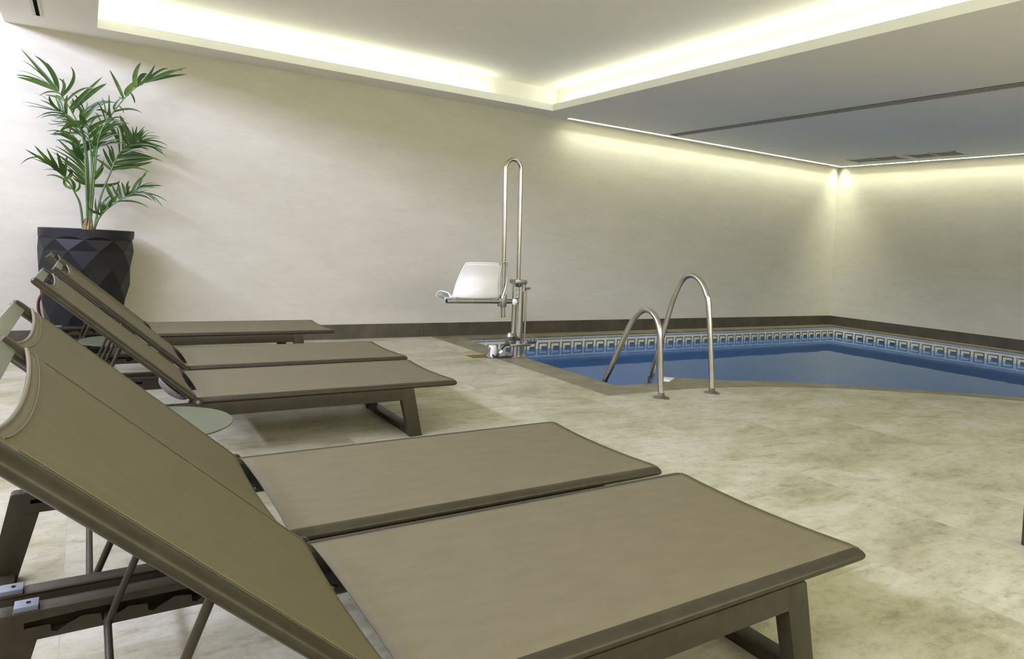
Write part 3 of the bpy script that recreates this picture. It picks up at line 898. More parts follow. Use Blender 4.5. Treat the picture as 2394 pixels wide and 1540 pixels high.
FR = {
'F1': ([(-10.077, -0.32, 0.93), (-10.096, -0.323, 1.306), (-10.115, -0.327, 1.566), (-10.15, -0.33, 1.723), (-10.205, -0.333, 1.838), (-10.251, -0.337, 1.917), (-10.298, -0.34, 1.983)], 0.50, 0.36, 0.034, 9, 0.55),
'F2': ([(-10.075, -0.32, 0.93), (-10.082, -0.31, 1.308), (-10.1, -0.3, 1.537), (-10.13, -0.29, 1.698), (-10.194, -0.28, 1.788), (-10.255, -0.27, 1.833), (-10.315, -0.26, 1.851)], 0.45, 0.27, 0.018, 13, 0.45),
'F3': ([(-10.069, -0.32, 0.93), (-10.063, -0.327, 1.309), (-10.041, -0.334, 1.606), (-9.991, -0.341, 1.777), (-9.929, -0.349, 1.89), (-9.864, -0.356, 1.998), (-9.792, -0.363, 2.086), (-9.715, -0.37, 2.148)], 0.50, 0.32, 0.036, 11, 0.75),
'F4': ([(-10.036, -0.32, 0.93), (-10.0, -0.312, 1.209), (-9.941, -0.303, 1.408), (-9.896, -0.295, 1.544), (-9.84, -0.287, 1.618), (-9.767, -0.278, 1.669), (-9.684, -0.27, 1.704)], 0.45, 0.32, 0.026, 19, 0.65),
'F5': ([(-10.044, -0.32, 0.93), (-10.004, -0.336, 1.056), (-9.934, -0.352, 1.147), (-9.845, -0.368, 1.22), (-9.76, -0.384, 1.267), (-9.688, -0.4, 1.293)], 0.25, 0.25, 0.026, 15, 0.7),
'F6': ([(-10.102, -0.32, 0.93), (-10.13, -0.337, 1.139), (-10.165, -0.353, 1.227), (-10.211, -0.37, 1.313), (-10.271, -0.387, 1.376), (-10.34, -0.403, 1.438), (-10.398, -0.42, 1.486)], 0.42, 0.24, 0.024, 12, 0.55),
'F7': ([(-10.072, -0.32, 0.93), (-10.086, -0.304, 1.242), (-10.106, -0.288, 1.438), (-10.138, -0.272, 1.568), (-10.19, -0.256, 1.668), (-10.239, -0.24, 1.722)], 0.35, 0.34, 0.020, 20, 0.6),
'F8': ([(-10.063, -0.32, 0.93), (-10.047, -0.35, 1.342), (-10.034, -0.38, 1.603), (-10.005, -0.41, 1.734), (-9.947, -0.44, 1.82)], 0.42, 0.34, 0.030, 15, 0.8),
'F9': ([(-10.066, -0.32, 0.93), (-10.065, -0.32, 1.276), (-10.069, -0.32, 1.506), (-10.097, -0.32, 1.699), (-10.118, -0.32, 1.827), (-10.107, -0.32, 1.926)], 0.52, 0.30, 0.034, 10, 0.7),
}
LV = {
'F1': [[-10.304,-0.33,1.985,-10.398,-0.311,2.104,-10.532,-0.292,2.26,0.0345],[-10.3,-0.326,1.982,-10.355,-0.283,2.139,-10.454,-0.24,2.236,0.0376],[-10.287,-0.327,1.979,-10.32,-0.287,2.099,-10.379,-0.246,2.199,0.0251],[-10.311,-0.341,1.987,-10.423,-0.356,2.02,-10.546,-0.37,2.036,0.0376],[-10.316,-0.323,2.002,-10.445,-0.315,2.05,-10.558,-0.307,2.058,0.0251],[-10.332,-0.324,2.022,-10.442,-0.38,2.066,-10.544,-0.437,2.07,0.0056],[-10.35,-0.333,2.036,-10.436,-0.373,2.112,-10.514,-0.413,2.15,0.01],[-10.263,-0.331,1.96,-10.26,-0.332,2.038,-10.299,-0.333,2.076,0.0251],[-10.284,-0.342,1.968,-10.346,-0.386,1.96,-10.406,-0.43,1.913,0.0157],[-10.223,-0.336,1.979,-10.204,-0.296,2.09,-10.227,-0.256,2.193,0.0282],[-10.207,-0.326,1.937,-10.158,-0.379,2.001,-10.07,-0.433,2.028,0.0219],[-10.209,-0.33,1.872,-10.138,-0.384,1.967,-10.016,-0.439,2.121,0.0376],[-10.189,-0.342,1.855,-10.099,-0.307,1.99,-9.986,-0.273,2.101,0.0533],[-10.252,-0.331,1.907,-10.288,-0.32,1.935,-10.379,-0.309,1.945,0.0251],[-10.346,-0.339,1.895,-10.389,-0.401,1.92,-10.433,-0.463,1.925,0.0056],[-10.252,-0.338,1.906,-10.281,-0.294,1.94,-10.313,-0.249,1.964,0.0314],[-10.211,-0.338,1.829,-10.194,-0.317,1.904,-10.212,-0.297,1.95,0.0251]],
'F2': [[-10.239,-0.279,1.833,-10.244,-0.33,1.894,-10.235,-0.38,1.957,0.0282],[-10.286,-0.29,1.843,-10.331,-0.334,1.88,-10.346,-0.378,1.935,0.0439],[-10.274,-0.274,1.838,-10.289,-0.24,1.9,-10.319,-0.205,1.961,0.0564],[-10.255,-0.288,1.834,-10.273,-0.243,1.898,-10.299,-0.197,1.956,0.0376],[-10.301,-0.29,1.841,-10.349,-0.247,1.89,-10.413,-0.204,1.918,0.0188],[-10.309,-0.28,1.845,-10.387,-0.234,1.858,-10.502,-0.188,1.861,0.0088],[-10.328,-0.276,1.852,-10.421,-0.31,1.865,-10.511,-0.344,1.871,0.0063],[-10.27,-0.287,1.832,-10.345,-0.337,1.837,-10.471,-0.387,1.842,0.0075],[-10.258,-0.288,1.824,-10.273,-0.286,1.804,-10.29,-0.283,1.777,0.0157],[-10.235,-0.294,1.813,-10.25,-0.283,1.794,-10.255,-0.271,1.762,0.0138],[-10.202,-0.287,1.745,-10.268,-0.32,1.782,-10.365,-0.353,1.807,0.0075],[-10.244,-0.278,1.74,-10.287,-0.29,1.76,-10.336,-0.302,1.768,0.0088],[-10.248,-0.288,1.731,-10.298,-0.3,1.739,-10.358,-0.312,1.736,0.0088],[-10.174,-0.28,1.731,-10.235,-0.343,1.72,-10.273,-0.406,1.667,0.0314],[-10.165,-0.279,1.681,-10.247,-0.248,1.678,-10.344,-0.216,1.666,0.0282],[-10.143,-0.287,1.739,-10.122,-0.287,1.835,-10.112,-0.288,1.953,0.0063],[-10.115,-0.285,1.743,-10.063,-0.304,1.817,-9.996,-0.324,1.841,0.0321]],
'F3': [[-9.9,-0.341,2.003,-9.925,-0.298,2.114,-9.972,-0.255,2.213,0.0321],[-9.858,-0.35,2.009,-9.827,-0.326,2.088,-9.714,-0.303,2.215,0.057],[-9.824,-0.358,2.115,-9.798,-0.338,2.194,-9.762,-0.318,2.297,0.0428],[-9.815,-0.344,2.125,-9.758,-0.311,2.189,-9.713,-0.278,2.222,0.0428],[-9.762,-0.359,2.099,-9.709,-0.316,2.191,-9.661,-0.272,2.308,0.0321],[-9.715,-0.358,2.128,-9.618,-0.387,2.206,-9.44,-0.416,2.301,0.0321],[-9.71,-0.348,2.131,-9.587,-0.308,2.214,-9.427,-0.267,2.272,0.0321],[-9.733,-0.353,2.115,-9.638,-0.312,2.249,-9.566,-0.271,2.294,0.0214],[-9.662,-0.349,2.166,-9.569,-0.382,2.248,-9.473,-0.414,2.263,0.0178],[-9.817,-0.354,2.036,-9.808,-0.402,1.992,-9.802,-0.451,1.949,0.0214],[-9.893,-0.358,1.926,-9.88,-0.411,1.894,-9.872,-0.463,1.859,0.0114],[-9.867,-0.346,2.008,-9.879,-0.297,1.992,-9.902,-0.247,2.017,0.0428],[-9.919,-0.34,1.893,-9.926,-0.346,1.934,-9.886,-0.352,1.998,0.0428],[-9.958,-0.347,1.779,-9.922,-0.323,1.717,-9.9,-0.298,1.641,0.0356]],
'F4': [[-9.826,-0.298,1.672,-9.854,-0.316,1.77,-9.895,-0.334,1.862,0.0499],[-9.807,-0.297,1.674,-9.817,-0.266,1.737,-9.856,-0.234,1.812,0.0428],[-9.844,-0.294,1.653,-9.865,-0.31,1.704,-9.887,-0.325,1.759,0.0356],[-9.796,-0.28,1.666,-9.792,-0.248,1.731,-9.802,-0.215,1.802,0.0178],[-9.779,-0.28,1.674,-9.78,-0.296,1.727,-9.771,-0.312,1.798,0.0249],[-9.768,-0.29,1.68,-9.744,-0.273,1.729,-9.723,-0.255,1.783,0.0285],[-9.749,-0.29,1.688,-9.704,-0.325,1.723,-9.604,-0.361,1.724,0.0178],[-9.744,-0.292,1.683,-9.67,-0.344,1.709,-9.611,-0.397,1.703,0.0178],[-9.739,-0.292,1.678,-9.638,-0.244,1.701,-9.537,-0.195,1.678,0.0157],[-9.724,-0.281,1.675,-9.639,-0.276,1.664,-9.553,-0.27,1.647,0.0157],[-9.749,-0.29,1.693,-9.704,-0.319,1.74,-9.643,-0.349,1.756,0.0086],[-9.787,-0.298,1.644,-9.692,-0.336,1.657,-9.581,-0.373,1.612,0.0178],[-9.809,-0.284,1.631,-9.711,-0.25,1.652,-9.654,-0.216,1.651,0.0178],[-9.699,-0.293,1.644,-9.628,-0.268,1.627,-9.575,-0.244,1.601,0.0071],[-9.904,-0.293,1.543,-9.795,-0.278,1.585,-9.571,-0.264,1.538,0.0285],[-9.899,-0.294,1.528,-9.795,-0.306,1.555,-9.626,-0.318,1.556,0.0428],[-9.915,-0.285,1.477,-9.793,-0.272,1.519,-9.636,-0.259,1.56,0.0499],[-9.919,-0.294,1.438,-9.79,-0.251,1.482,-9.647,-0.207,1.534,0.0428],[-9.928,-0.287,1.422,-9.792,-0.287,1.468,-9.664,-0.288,1.44,0.0214],[-9.938,-0.3,1.431,-9.981,-0.304,1.469,-10.042,-0.308,1.51,0.0499],[-9.943,-0.295,1.452,-9.968,-0.284,1.526,-9.998,-0.274,1.599,0.0428],[-9.911,-0.291,1.488,-9.941,-0.263,1.553,-9.956,-0.235,1.619,0.0356],[-9.872,-0.287,1.586,-9.749,-0.261,1.675,-9.557,-0.236,1.65,0.0214],[-9.844,-0.293,1.605,-9.701,-0.286,1.65,-9.579,-0.278,1.598,0.0143]],
'F5': [[-9.933,-0.371,1.223,-9.952,-0.34,1.276,-9.953,-0.309,1.32,0.0356],[-9.896,-0.361,1.242,-9.911,-0.348,1.279,-9.926,-0.335,1.322,0.0249],[-9.873,-0.358,1.249,-9.877,-0.314,1.294,-9.887,-0.269,1.339,0.0285],[-9.845,-0.368,1.257,-9.852,-0.374,1.3,-9.867,-0.381,1.338,0.0285],[-9.832,-0.375,1.269,-9.827,-0.344,1.308,-9.813,-0.314,1.358,0.0321],[-9.808,-0.359,1.288,-9.754,-0.372,1.347,-9.69,-0.385,1.421,0.0356],[-9.845,-0.364,1.257,-9.717,-0.348,1.313,-9.575,-0.331,1.337,0.0356],[-9.789,-0.363,1.284,-9.721,-0.413,1.304,-9.604,-0.462,1.312,0.0178],[-9.766,-0.362,1.297,-9.714,-0.363,1.334,-9.612,-0.363,1.355,0.0086],[-9.859,-0.365,1.24,-9.765,-0.384,1.247,-9.69,-0.404,1.243,0.0086],[-9.979,-0.366,1.101,-9.972,-0.343,1.177,-9.932,-0.32,1.23,0.0356],[-9.971,-0.365,1.128,-9.936,-0.349,1.18,-9.881,-0.332,1.239,0.0321],[-9.949,-0.377,1.146,-9.915,-0.428,1.196,-9.863,-0.479,1.241,0.0285],[-9.997,-0.369,1.084,-9.994,-0.361,1.143,-10.001,-0.353,1.196,0.0285],[-10.014,-0.374,1.034,-10.025,-0.361,1.108,-10.033,-0.349,1.204,0.0249],[-10.014,-0.365,1.05,-10.062,-0.43,1.105,-10.081,-0.495,1.144,0.0249]],
'F6': [[-10.332,-0.381,1.406,-10.395,-0.423,1.467,-10.476,-0.466,1.515,0.0249],[-10.297,-0.389,1.383,-10.34,-0.443,1.452,-10.423,-0.497,1.548,0.0356],[-10.271,-0.384,1.37,-10.306,-0.432,1.446,-10.349,-0.48,1.539,0.0321],[-10.245,-0.386,1.347,-10.263,-0.452,1.439,-10.285,-0.518,1.513,0.0321],[-10.319,-0.381,1.397,-10.375,-0.405,1.44,-10.444,-0.429,1.459,0.01],[-10.28,-0.378,1.365,-10.319,-0.377,1.392,-10.37,-0.376,1.381,0.0086],[-10.199,-0.385,1.252,-10.235,-0.347,1.293,-10.23,-0.308,1.358,0.0428],[-10.181,-0.39,1.243,-10.182,-0.411,1.305,-10.227,-0.433,1.351,0.057],[-10.163,-0.384,1.235,-10.138,-0.405,1.273,-10.148,-0.426,1.323,0.0214],[-10.236,-0.388,1.348,-10.23,-0.358,1.397,-10.24,-0.328,1.44,0.0356],[-10.21,-0.383,1.345,-10.193,-0.448,1.369,-10.218,-0.514,1.399,0.0428]],
'F7': [[-10.098,-0.281,1.618,-9.999,-0.292,1.672,-9.908,-0.303,1.726,0.0392],[-10.101,-0.265,1.566,-9.998,-0.32,1.627,-9.856,-0.374,1.644,0.0428],[-10.029,-0.267,1.277,-9.951,-0.238,1.313,-9.871,-0.208,1.355,0.0321],[-10.093,-0.27,1.261,-10.149,-0.328,1.323,-10.184,-0.387,1.348,0.0249],[-10.094,-0.271,1.282,-10.145,-0.3,1.356,-10.232,-0.33,1.44,0.0214],[-10.095,-0.27,1.309,-10.161,-0.225,1.402,-10.281,-0.18,1.51,0.0321],[-10.1,-0.266,1.341,-10.179,-0.285,1.439,-10.326,-0.305,1.531,0.0214],[-10.101,-0.266,1.368,-10.199,-0.259,1.486,-10.346,-0.252,1.565,0.0178],[-10.104,-0.275,1.394,-10.185,-0.328,1.498,-10.303,-0.381,1.571,0.0178],[-10.107,-0.27,1.42,-10.209,-0.272,1.547,-10.295,-0.275,1.634,0.0285],[-10.112,-0.263,1.447,-10.156,-0.217,1.521,-10.257,-0.171,1.593,0.0285],[-10.118,-0.27,1.468,-10.174,-0.298,1.549,-10.189,-0.326,1.629,0.0428],[-10.123,-0.264,1.494,-10.152,-0.334,1.565,-10.14,-0.404,1.638,0.0499],[-10.126,-0.28,1.583,-10.213,-0.282,1.662,-10.339,-0.284,1.659,0.0321],[-10.094,-0.269,1.577,-10.009,-0.232,1.667,-9.916,-0.196,1.737,0.0392],[-10.084,-0.274,1.562,-9.986,-0.293,1.626,-9.879,-0.311,1.645,0.0428],[-10.098,-0.277,1.271,-10.158,-0.312,1.344,-10.239,-0.348,1.418,0.0178],[-10.096,-0.263,1.298,-10.169,-0.287,1.408,-10.307,-0.311,1.486,0.0178]],
'F8': [[-9.96,-0.375,1.839,-9.97,-0.439,1.872,-9.961,-0.503,1.911,0.0321],[-9.965,-0.37,1.845,-10.003,-0.411,1.865,-10.052,-0.453,1.858,0.0428],[-9.936,-0.363,1.812,-9.886,-0.319,1.765,-9.868,-0.275,1.669,0.0428],[-10.065,-0.363,1.577,-10.022,-0.349,1.647,-9.964,-0.336,1.699,0.0321],[-10.085,-0.365,1.627,-10.051,-0.344,1.698,-10.025,-0.322,1.767,0.0214],[-10.028,-0.366,1.337,-10.012,-0.419,1.394,-9.988,-0.472,1.441,0.0285],[-10.081,-0.359,1.608,-10.043,-0.319,1.686,-9.966,-0.279,1.743,0.0356],[-10.024,-0.37,1.364,-10.004,-0.401,1.439,-9.993,-0.433,1.491,0.0249]],
'F9': [[-10.167,-0.31,1.751,-10.208,-0.378,1.747,-10.243,-0.445,1.698,0.0502],[-10.168,-0.33,1.791,-10.115,-0.305,1.862,-10.073,-0.281,1.923,0.0564],[-10.159,-0.33,1.755,-10.141,-0.394,1.818,-10.08,-0.459,1.874,0.0502],[-10.117,-0.323,1.807,-10.053,-0.351,1.898,-9.955,-0.378,1.957,0.0641],[-10.114,-0.318,1.692,-10.048,-0.289,1.768,-9.939,-0.26,1.841,0.0392],[-10.108,-0.329,1.644,-10.024,-0.289,1.739,-9.933,-0.249,1.827,0.0392],[-10.065,-0.318,1.513,-10.04,-0.357,1.576,-9.988,-0.396,1.632,0.0356],[-10.072,-0.31,1.47,-10.047,-0.321,1.514,-10.007,-0.331,1.539,0.0285]],
}
rnd = random.Random(11)
def leaflet(bm, A, B, C, w):
    """narrow folded blade along the curve A-B-C, widest a third of the way out"""
    ctrl = B * 2 - (A + C) * 0.5
    w = min(w, 0.2 * ((B - A).length + (C - B).length))
    nrm = Vector((rnd.uniform(-0.5, 0.5), -1, rnd.uniform(-0.2, 0.6))).normalized()
    seg = 9; prev = None
    for i in range(seg + 1):
        t_ = i / seg
        p = A * (1 - t_) ** 2 + ctrl * 2 * t_ * (1 - t_) + C * t_ ** 2
        d_ = ((ctrl - A) * 2 * (1 - t_) + (C - ctrl) * 2 * t_).normalized()
        side = d_.cross(nrm).normalized(); up_ = side.cross(d_).normalized()
        ww = max(0.0008, w * 0.85 * (0.2 + 0.8 * sin(pi * (0.06 + 0.94 * t_) ** 0.7)) * (1 if t_ < 1 else 0))
        a = bm.verts.new(p - side * ww / 2 + up_ * ww * 0.18); m_ = bm.verts.new(p); b_ = bm.verts.new(p + side * ww / 2 + up_ * ww * 0.18)
        if prev:
            bm.faces.new((prev[0], a, m_, prev[1])); bm.faces.new((prev[1], m_, b_, prev[2]))
        prev = (a, m_, b_)
O = Vector((PX, PY, 0))
for key, v in FR.items():
    P = [Vector(p) - O for p in catmull(v[0], 8)]
    m = len(P)
    stem_o = MB().tube(P, [0.0085 * (1 - 0.85 * i / (m - 1)) + 0.0006 for i in range(m)], 8).build('frond', M_stem, palm)
    lf = MB()
    for q in LV[key]:
        A_, B_, C_ = Vector(q[0:3]) - O, Vector(q[3:6]) - O, Vector(q[6:9]) - O
        # root the blade on the stem where it passes closest
        best = min(P[m // 4:], key=lambda p: (p - A_).length)
        if (best - A_).length < 0.09: A_ = best
        leaflet(lf.bm, A_, B_, C_, q[9])
    for i in range({'F4': 14, 'F7': 14, 'F8': 16, 'F9': 12, 'F2': 8, 'F5': 8, 'F6': 6}.get(key, 3)):
        t_ = rnd.uniform(0.45, 0.95); f_ = int(t_ * (m - 2)); p_ = P[f_]; tg = (P[f_ + 1] - p_).normalized()
        sd = tg.cross(Vector((0, 1, 0))).normalized() * rnd.choice((1, -1))
        L_ = rnd.uniform(0.13, 0.24)
        d_ = (tg * rnd.uniform(0.6, 1.1) + sd * rnd.uniform(0.5, 0.9) + Vector((0, rnd.uniform(-0.6, 0.35), 0))).normalized()
        leaflet(lf.bm, p_, p_ + d_ * L_ * 0.55 + Vector((0, 0, 0.012)), p_ + d_ * L_ - Vector((0, 0, 0.03)), rnd.uniform(0.010, 0.020))
    lf.build('leaflets', M_leaf, stem_o, angle=180)
sh = MB()
for k in range(9):
    a = 2 * pi * k / 9
    sh.tube([(0.03 * cos(a), 0.03 * sin(a), 0.90), (0.026 * cos(a), 0.026 * sin(a), 0.98), (0.022 * cos(a) + 0.004, 0.022 * sin(a), 1.04 + 0.02 * sin(k * 2.3))], [0.012, 0.010, 0.003], 8)
sh.build('leaf_sheaths', M_sheath, palm)

# hose behind the planter
tag(MB().tube(catmull([(-10.30, -0.045, 0.50), (-10.355, -0.045, 0.445), (-10.383, -0.045, 0.375), (-10.378, -0.045, 0.29), (-10.345, -0.045, 0.19), (-10.29, -0.05, 0.08), (-10.26, -0.06, 0.012), (-10.12, -0.06, 0.012)], 6), 0.0105, 12).build('hose', M_red),
    'dark red hose loop leaning on the wall beside the black planter', 'hose')

# ------------------------------------------------------------------ pool lift
LX, LY = -6.755, -1.34
lift = empty('pool_lift', 'stainless steel pool lift with white plastic seat standing on the pool coping', 'pool lift', (LX, LY, 0))
def W(pts): return [(x - LX, y - LY, z) for x, y, z in pts]
loop = [(-6.922, -1.35, 0.36), (-6.935, -1.35, 0.52), (-6.958, -1.35, 1.2), (-6.976, -1.35, 1.66)]
for k in range(13):
    a = pi * k / 12
    loop.append((-6.896 - 0.080 * cos(a), -1.35, 1.68 + 0.092 * sin(a)))
loop += [(-6.800, -1.35, 1.2), (-6.782, -1.35, 0.70)]
MB().tube(W(loop), 0.0195, 20).build('lifting_arm', M_steel, lift)
mast = MB().tube(W([(-6.742, -1.34, 0.0), (-6.757, -1.34, 0.68)]), 0.040, 28)
mast.tube(W([(-6.800, -1.34, 0.05), (-6.812, -1.34, 0.66)]), 0.020, 16)
mo = mast.build('mast', M_steel, lift)
MB().tube(W([(-6.68, -1.35, 0.0), (-6.69, -1.35, 0.63)]), 0.009, 10).build('water_pipe', M_steel, lift)
cl = MB()
cl.box((-6.838 - LX, -1.395 - LY, 0.662), (-6.712 - LX, -1.29 - LY, 0.700), 0.006)
cl.tube(W([(-6.72, -1.37, 0.625), (-6.665, -1.37, 0.625)]), 0.011, 12)
cl.tube(W([(-6.735, -1.37, 0.60), (-6.735, -1.37, 0.66)]), 0.02, 12)
cl.build('upper_clamp', M_steel_d, lift)
kb = MB().lathe([(0, -0.015), (0.017, -0.015), (0.019, 0), (0.015, 0.014), (0, 0.016)], (-6.80 - LX, -1.405 - LY, 0.655), 16)
kb.build('knob', M_black, lift)
lb = MB().box((-6.842 - LX, -1.392 - LY, 0.535), (-6.792 - LX, -1.388 - LY, 0.645), 0.001)
lbo = lb.build('label_plate', M_sticker, lift, smooth=False)
lt = MB()
for z, w_ in ((0.637, 0.042), (0.62, 0.03), (0.608, 0.036), (0.596, 0.025), (0.575, 0.034), (0.563, 0.034), (0.551, 0.02)):
    lt.box((-6.838 - LX, -1.3935 - LY, z - 0.002), (-6.838 + w_ - LX, -1.392 - LY, z + 0.002))
lt.box((-6.842 - LX, -1.3935 - LY, 0.641), (-6.792 - LX, -1.392 - LY, 0.645)); lt.box((-6.842 - LX, -1.3935 - LY, 0.535), (-6.792 - LX, -1.392 - LY, 0.539)); lt.box((-6.796 - LX, -1.3935 - LY, 0.535), (-6.792 - LX, -1.392 - LY, 0.645))
lt.build('label_print', M_black, lbo, smooth=False)
bc = MB()
bc.box((-6.86 - LX, -1.40 - LY, 0.10), (-6.64 - LX, -1.29 - LY, 0.122), 0.004)
bc.lathe([(0, -0.04), (0.03, -0.03), (0.042, 0), (0.03, 0.03), (0, 0.04)], (-6.845 - LX, -1.37 - LY, 0.19), 20)
bc.tube(W([(-6.66, -1.37, 0.135), (-6.56, -1.36, 0.135)]), 0.014, 12); bc.tube(W([(-6.60, -1.36, 0.135), (-6.60, -1.36, 0.165)]), 0.018, 12)
bc.box((-6.86 - LX, -1.375 - LY, 0.122), (-6.80 - LX, -1.30 - LY, 0.17), 0.008)
bc.build('base_clamp', M_steel_d, lift)
kb = MB().lathe([(0, -0.014), (0.016, -0.014), (0.018, 0), (0.014, 0.013), (0, 0.014)], (-6.785 - LX, -1.405 - LY, 0.17), 16); kb.build('knob', M_black, lift)
bb = MB(); bb.box((-6.84 - LX, -1.40 - LY, 0.0), (-6.66 - LX, -1.28 - LY, 0.008), 0.002); bb.tube(W([(-6.79, -1.375, 0.005), (-6.79, -1.375, 0.10)]), 0.022, 16)
bb.build('base_plate', M_steel_d, lift)
vb = MB(); vb.box((-6.915 - LX, -1.33 - LY, 0.0), (-6.86 - LX, -1.27 - LY, 0.055), 0.008); vb.box((-6.90 - LX, -1.34 - LY, 0.03), (-6.87 - LX, -1.30 - LY, 0.085), 0.004)
vb.build('valve', M_grey, lift)
hs = MB()
hs.tube(W(catmull([(-6.865, -1.36, 0.115), (-6.91, -1.37, 0.10), (-6.95, -1.38, 0.06), (-6.99, -1.38, 0.02), (-7.02, -1.38, 0.010)], 6)), 0.009, 10)
hs.tube(W(catmull([(-7.02, -1.36, 0.03), (-6.99, -1.38, 0.012), (-6.93, -1.385, 0.010), (-6.85, -1.39, 0.010), (-6.80, -1.37, 0.010)], 5)), 0.008, 8)
hs.build('hose', M_black, lift)
MB().tube(W([(-6.94, -1.392, 0.068), (-6.965, -1.392, 0.044)]), 0.012, 12).build('hose_fitting', M_white, lift)
# seat support tube
tb = MB(); tb.tube(W([(-7.495, -1.36, 0.508), (-6.83, -1.36, 0.505)]), 0.021, 20, cap=True)
to = tb.build('seat_tube', M_steel_d, lift)
MB().tube(W([(-7.4975, -1.36, 0.508), (-7.495, -1.36, 0.508)]), 0.015, 16).build('open_end', M_slot, to)
MB().lathe([(0, -0.030), (0.018, -0.025), (0.030, 0), (0.018, 0.025), (0, 0.030)], (-6.825 - LX, -1.375 - LY, 0.503), 20).build('ball_cap', M_white, to)
pl_ = MB().box((-6.962 - LX, -1.385 - LY, 0.455), (-6.912 - LX, -1.335 - LY, 0.565), 0.008); pl_.box((-6.985 - LX, -1.378 - LY, 0.46), (-6.957 - LX, -1.34 - LY, 0.53), 0.006)
pl_.build('bracket', M_steel_d, lift)
# moulded seat: faces away from the camera (+y)
def shell(nm):
    mb = MB(); bm = mb.bm
    nu, nv = 18, 26
    V = []
    for j in range(nv + 1):
        t_ = j / nv
        row = []
        for i in range(nu + 1):
            s_ = i / nu * 2 - 1
            if t_ < 0.46:   # back, from top down
                q = t_ / 0.46
                zc = 0.842 - 0.30 * q
                yc = -1.375 + 0.03 * sin(q * pi)
                hw = 0.178 + 0.055 * q
                cx = -7.150 - 0.040 * q
                z = zc; y = yc + 0.045 * s_ ** 2 * (0.35 + 0.65 * q)
                z -= 0.010 * s_ ** 4 * (1 - q)
                bulge = 0.022 * math.exp(-((q - 0.72) / 0.22) ** 2) * (1 - s_ ** 2)
                y -= bulge
            elif t_ < 0.58:
                q = (t_ - 0.46) / 0.12; a = q * pi / 2
                zc = 0.542 - 0.022 * sin(a); yc = -1.375 + 0.06 * (1 - cos(a))
                hw = 0.233; cx = -7.19
                z = zc + 0.02 * s_ ** 2 * q; y = yc + 0.045 * s_ ** 2
            else:
                q = (t_ - 0.58) / 0.42
                hw = 0.233 - 0.02 * q; cx = -7.19
                z = 0.52 + 0.012 * q + 0.045 * abs(s_) ** 3 - 0.06 * q ** 6
                y = -1.315 + 0.045 * s_ ** 2 * (1 - q) + 0.36 * q
            row.append(bm.verts.new((cx + hw * s_ - LX, y - LY, z)))
        V.append(row)
    for j in range(nv):
        for i in range(nu):
            bm.faces.new((V[j][i], V[j + 1][i], V[j + 1][i + 1], V[j][i + 1]))
    rim = [V[0][i].co.copy() for i in range(nu + 1)] + [V[j][nu].co.copy() for j in range(1, nv + 1)] + [V[nv][i].co.copy() for i in range(nu - 1, -1, -1)] + [V[j][0].co.copy() for j in range(nv - 1, 0, -1)]
    o = mb.build(nm, M_white, lift, angle=80)
    md = o.modifiers.new('thickness', 'SOLIDIFY'); md.thickness = 0.006; md.offset = 0
    MB().tube(rim, 0.006, 8, closed=True).build('rim', M_white, o)
    return o
seat = shell('seat')
br_ = MB().box((-7.47 - LX, -1.36 - LY, 0.50), (-7.40 - LX, -1.25 - LY, 0.535), 0.008); br_.build('seat_bracket', M_grey, lift)
MB().tube(W(catmull([(-7.0, -1.37, 0.832), (-6.95, -1.385, 0.862), (-6.925, -1.39, 0.80), (-6.93, -1.39, 0.66), (-6.965, -1.385, 0.53)], 6)), 0.008, 10).build('seat_strut', M_steel, lift)

# items on the floor beside the lift
cp_ = tag(MB().lathe([(0, 0.0), (0.048, 0.0), (0.048, 0.008), (0.040, 0.014), (0.036, 0.10), (0, 0.10)], (-6.975, -1.285, 0.0), 28).build('pipe_stub', M_white), 'short upright white plastic pipe stub on the coping left of the lift', 'pipe')
cp_.data.transform(Matrix.Translation((6.975, 1.285, 0))); cp_.location = (-6.975, -1.285, 0)
pp = MB().lathe([(0, 0), (0.018, 0), (0.018, 0.005), (0.0095, 0.012), (0.0095, 0.075), (0.0115, 0.08), (0.0115, 0.10), (0, 0.104)], n=18)
pp = pp.build('metal_post', M_steel); pp.location = (-7.062, -1.375, 0); tag(pp, 'small upright metal peg on the floor beside the lift', 'post')
dc = MB().box((-0.10, -0.07, 0.0), (0.10, 0.07, 0.004), 0.0015)
for k in range(7): dc.box((-0.085, -0.055 + k * 0.0165, 0.004), (0.085, -0.047 + k * 0.0165, 0.0055))
dc = dc.build('drain_cover', M_brass); dc.location = (-7.09, -1.25, 0.0); tag(dc, 'rusty rectangular drain cover in the floor beside the pool lift', 'drain cover')

# ------------------------------------------------------------------ pool ladder
lad = empty('pool_ladder', 'pair of polished steel pool ladder handrails, the right one taller', 'pool ladder', (-6.42, -3.11, 0))
def handrail(x, pts, hi):
    P = [(x0 + 6.42, y + 3.11, z) for x0, y, z in pts]
    h = MB().tube(catmull(P, 8), 0.0205, 20).build('handrail', M_steel, lad)
    fx, fy = P[0][0], P[0][1]
    MB().lathe([(0.0, 0), (0.060, 0), (0.060, 0.004), (0.050, 0.010), (0.026, 0.016), (0.0, 0.016)], (fx, fy, 0.0), 32).build('floor_flange', M_steel_d, h)
    MB().lathe([(0.0, 0.014), (0.0225, 0.014), (0.0225, 0.038), (0.0, 0.038)], (fx, fy, 0.0), 24).build('rusty_collar', M_rust, h)
handrail(0, [(-6.663, -3.11, 0.0), (-6.665, -3.098, 0.12), (-6.668, -3.075, 0.36), (-6.668, -3.058, 0.475), (-6.664, -3.02, 0.545), (-6.662, -2.95, 0.592), (-6.660, -2.875, 0.590), (-6.660, -2.80, 0.535), (-6.660, -2.74, 0.46), (-6.660, -2.66, 0.315), (-6.660, -2.56, 0.125), (-6.660, -2.49, 0.0), (-6.655, -2.47, -0.10), (-6.65, -2.47, -0.9)], 0)
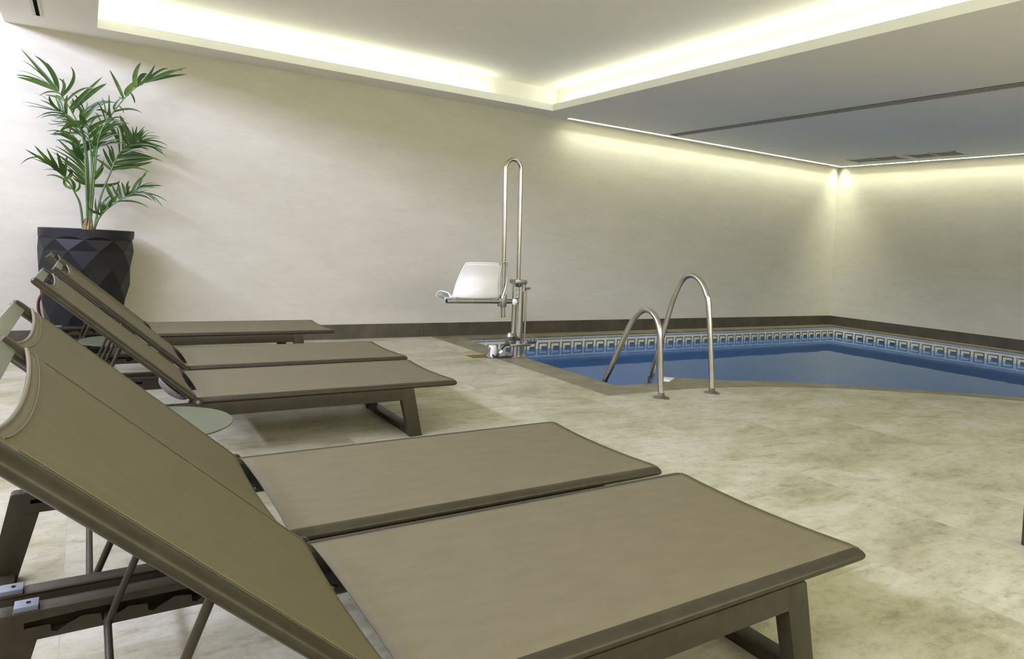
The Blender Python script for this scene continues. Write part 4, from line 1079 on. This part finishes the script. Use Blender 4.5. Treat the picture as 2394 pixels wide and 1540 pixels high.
handrail(0, [(-6.158, -3.115, 0.0), (-6.163, -3.10, 0.20), (-6.170, -3.045, 0.64), (-6.172, -3.018, 0.725), (-6.172, -2.965, 0.805), (-6.172, -2.89, 0.850), (-6.172, -2.82, 0.845), (-6.172, -2.765, 0.805), (-6.172, -2.72, 0.735), (-6.172, -2.66, 0.59), (-6.172, -2.56, 0.25), (-6.172, -2.495, 0.02), (-6.172, -2.475, -0.08), (-6.172, -2.47, -0.9)], 1)
for z in (-0.35, -0.62, -0.88):
    MB().box((-0.24, 0.60, z), (0.245, 0.68, z + 0.03), 0.006).build('step', M_steel_d, lad)
wp = MB().prism([(-6.205, -2.655), (-6.105, -2.53), (-6.02, -2.60), (-6.17, -2.69)], 2, 0.0, 0.006, 0.001).build('white_plate', M_white); tag(wp, 'small white plate at the notch of the coping beside the ladder', 'plate')

# dark upright cut off by the right edge
po = MB(); po.box((-0.02, -0.16, 0), (0.02, 0.0, 0.22), 0.003)
po = po.build('furniture_leg', M_bronze); po.location = (-7.09, -5.475, 0); tag(po, 'dark bronze furniture leg cut off by the right edge of the photo', 'furniture leg')

# ------------------------------------------------------------------ camera
cam = bpy.data.cameras.new('camera'); co = bpy.data.objects.new('camera', cam); COL.objects.link(co)
yaw, pitch, roll = 0.568107798, 0.025547768, 0.052985933
f = Vector((sin(yaw) * cos(pitch), cos(yaw) * cos(pitch), -sin(pitch)))
r = Vector((cos(yaw), -sin(yaw), 0)); u = r.cross(f)
r2 = r * cos(roll) + u * sin(roll); u2 = -r * sin(roll) + u * cos(roll)
m = Matrix((r2, u2, -f)).transposed().to_4x4()
m.translation = Vector((-10.0889655, -6.5813031, 1.0221182))
co.matrix_world = m
cam.sensor_width = 36; cam.sensor_fit = 'HORIZONTAL'
cam.lens = 36 * 1602.508537 / 2394
cam.shift_x = -24.014342 / 2394
cam.shift_y = -158.341544 / 2394
cam.clip_start = 0.05
bpy.context.scene.camera = co

vs = bpy.context.scene.view_settings
bpy.context.scene.display_settings.display_device = 'sRGB'
vs.view_transform = 'Standard'; vs.look = 'None'; vs.gamma = 1; vs.use_curve_mapping = False
vs.exposure = -0.03
cy = bpy.context.scene.cycles
cy.max_bounces = 10; cy.diffuse_bounces = 6; cy.glossy_bounces = 4; cy.transparent_max_bounces = 8
cy.sample_clamp_indirect = 8
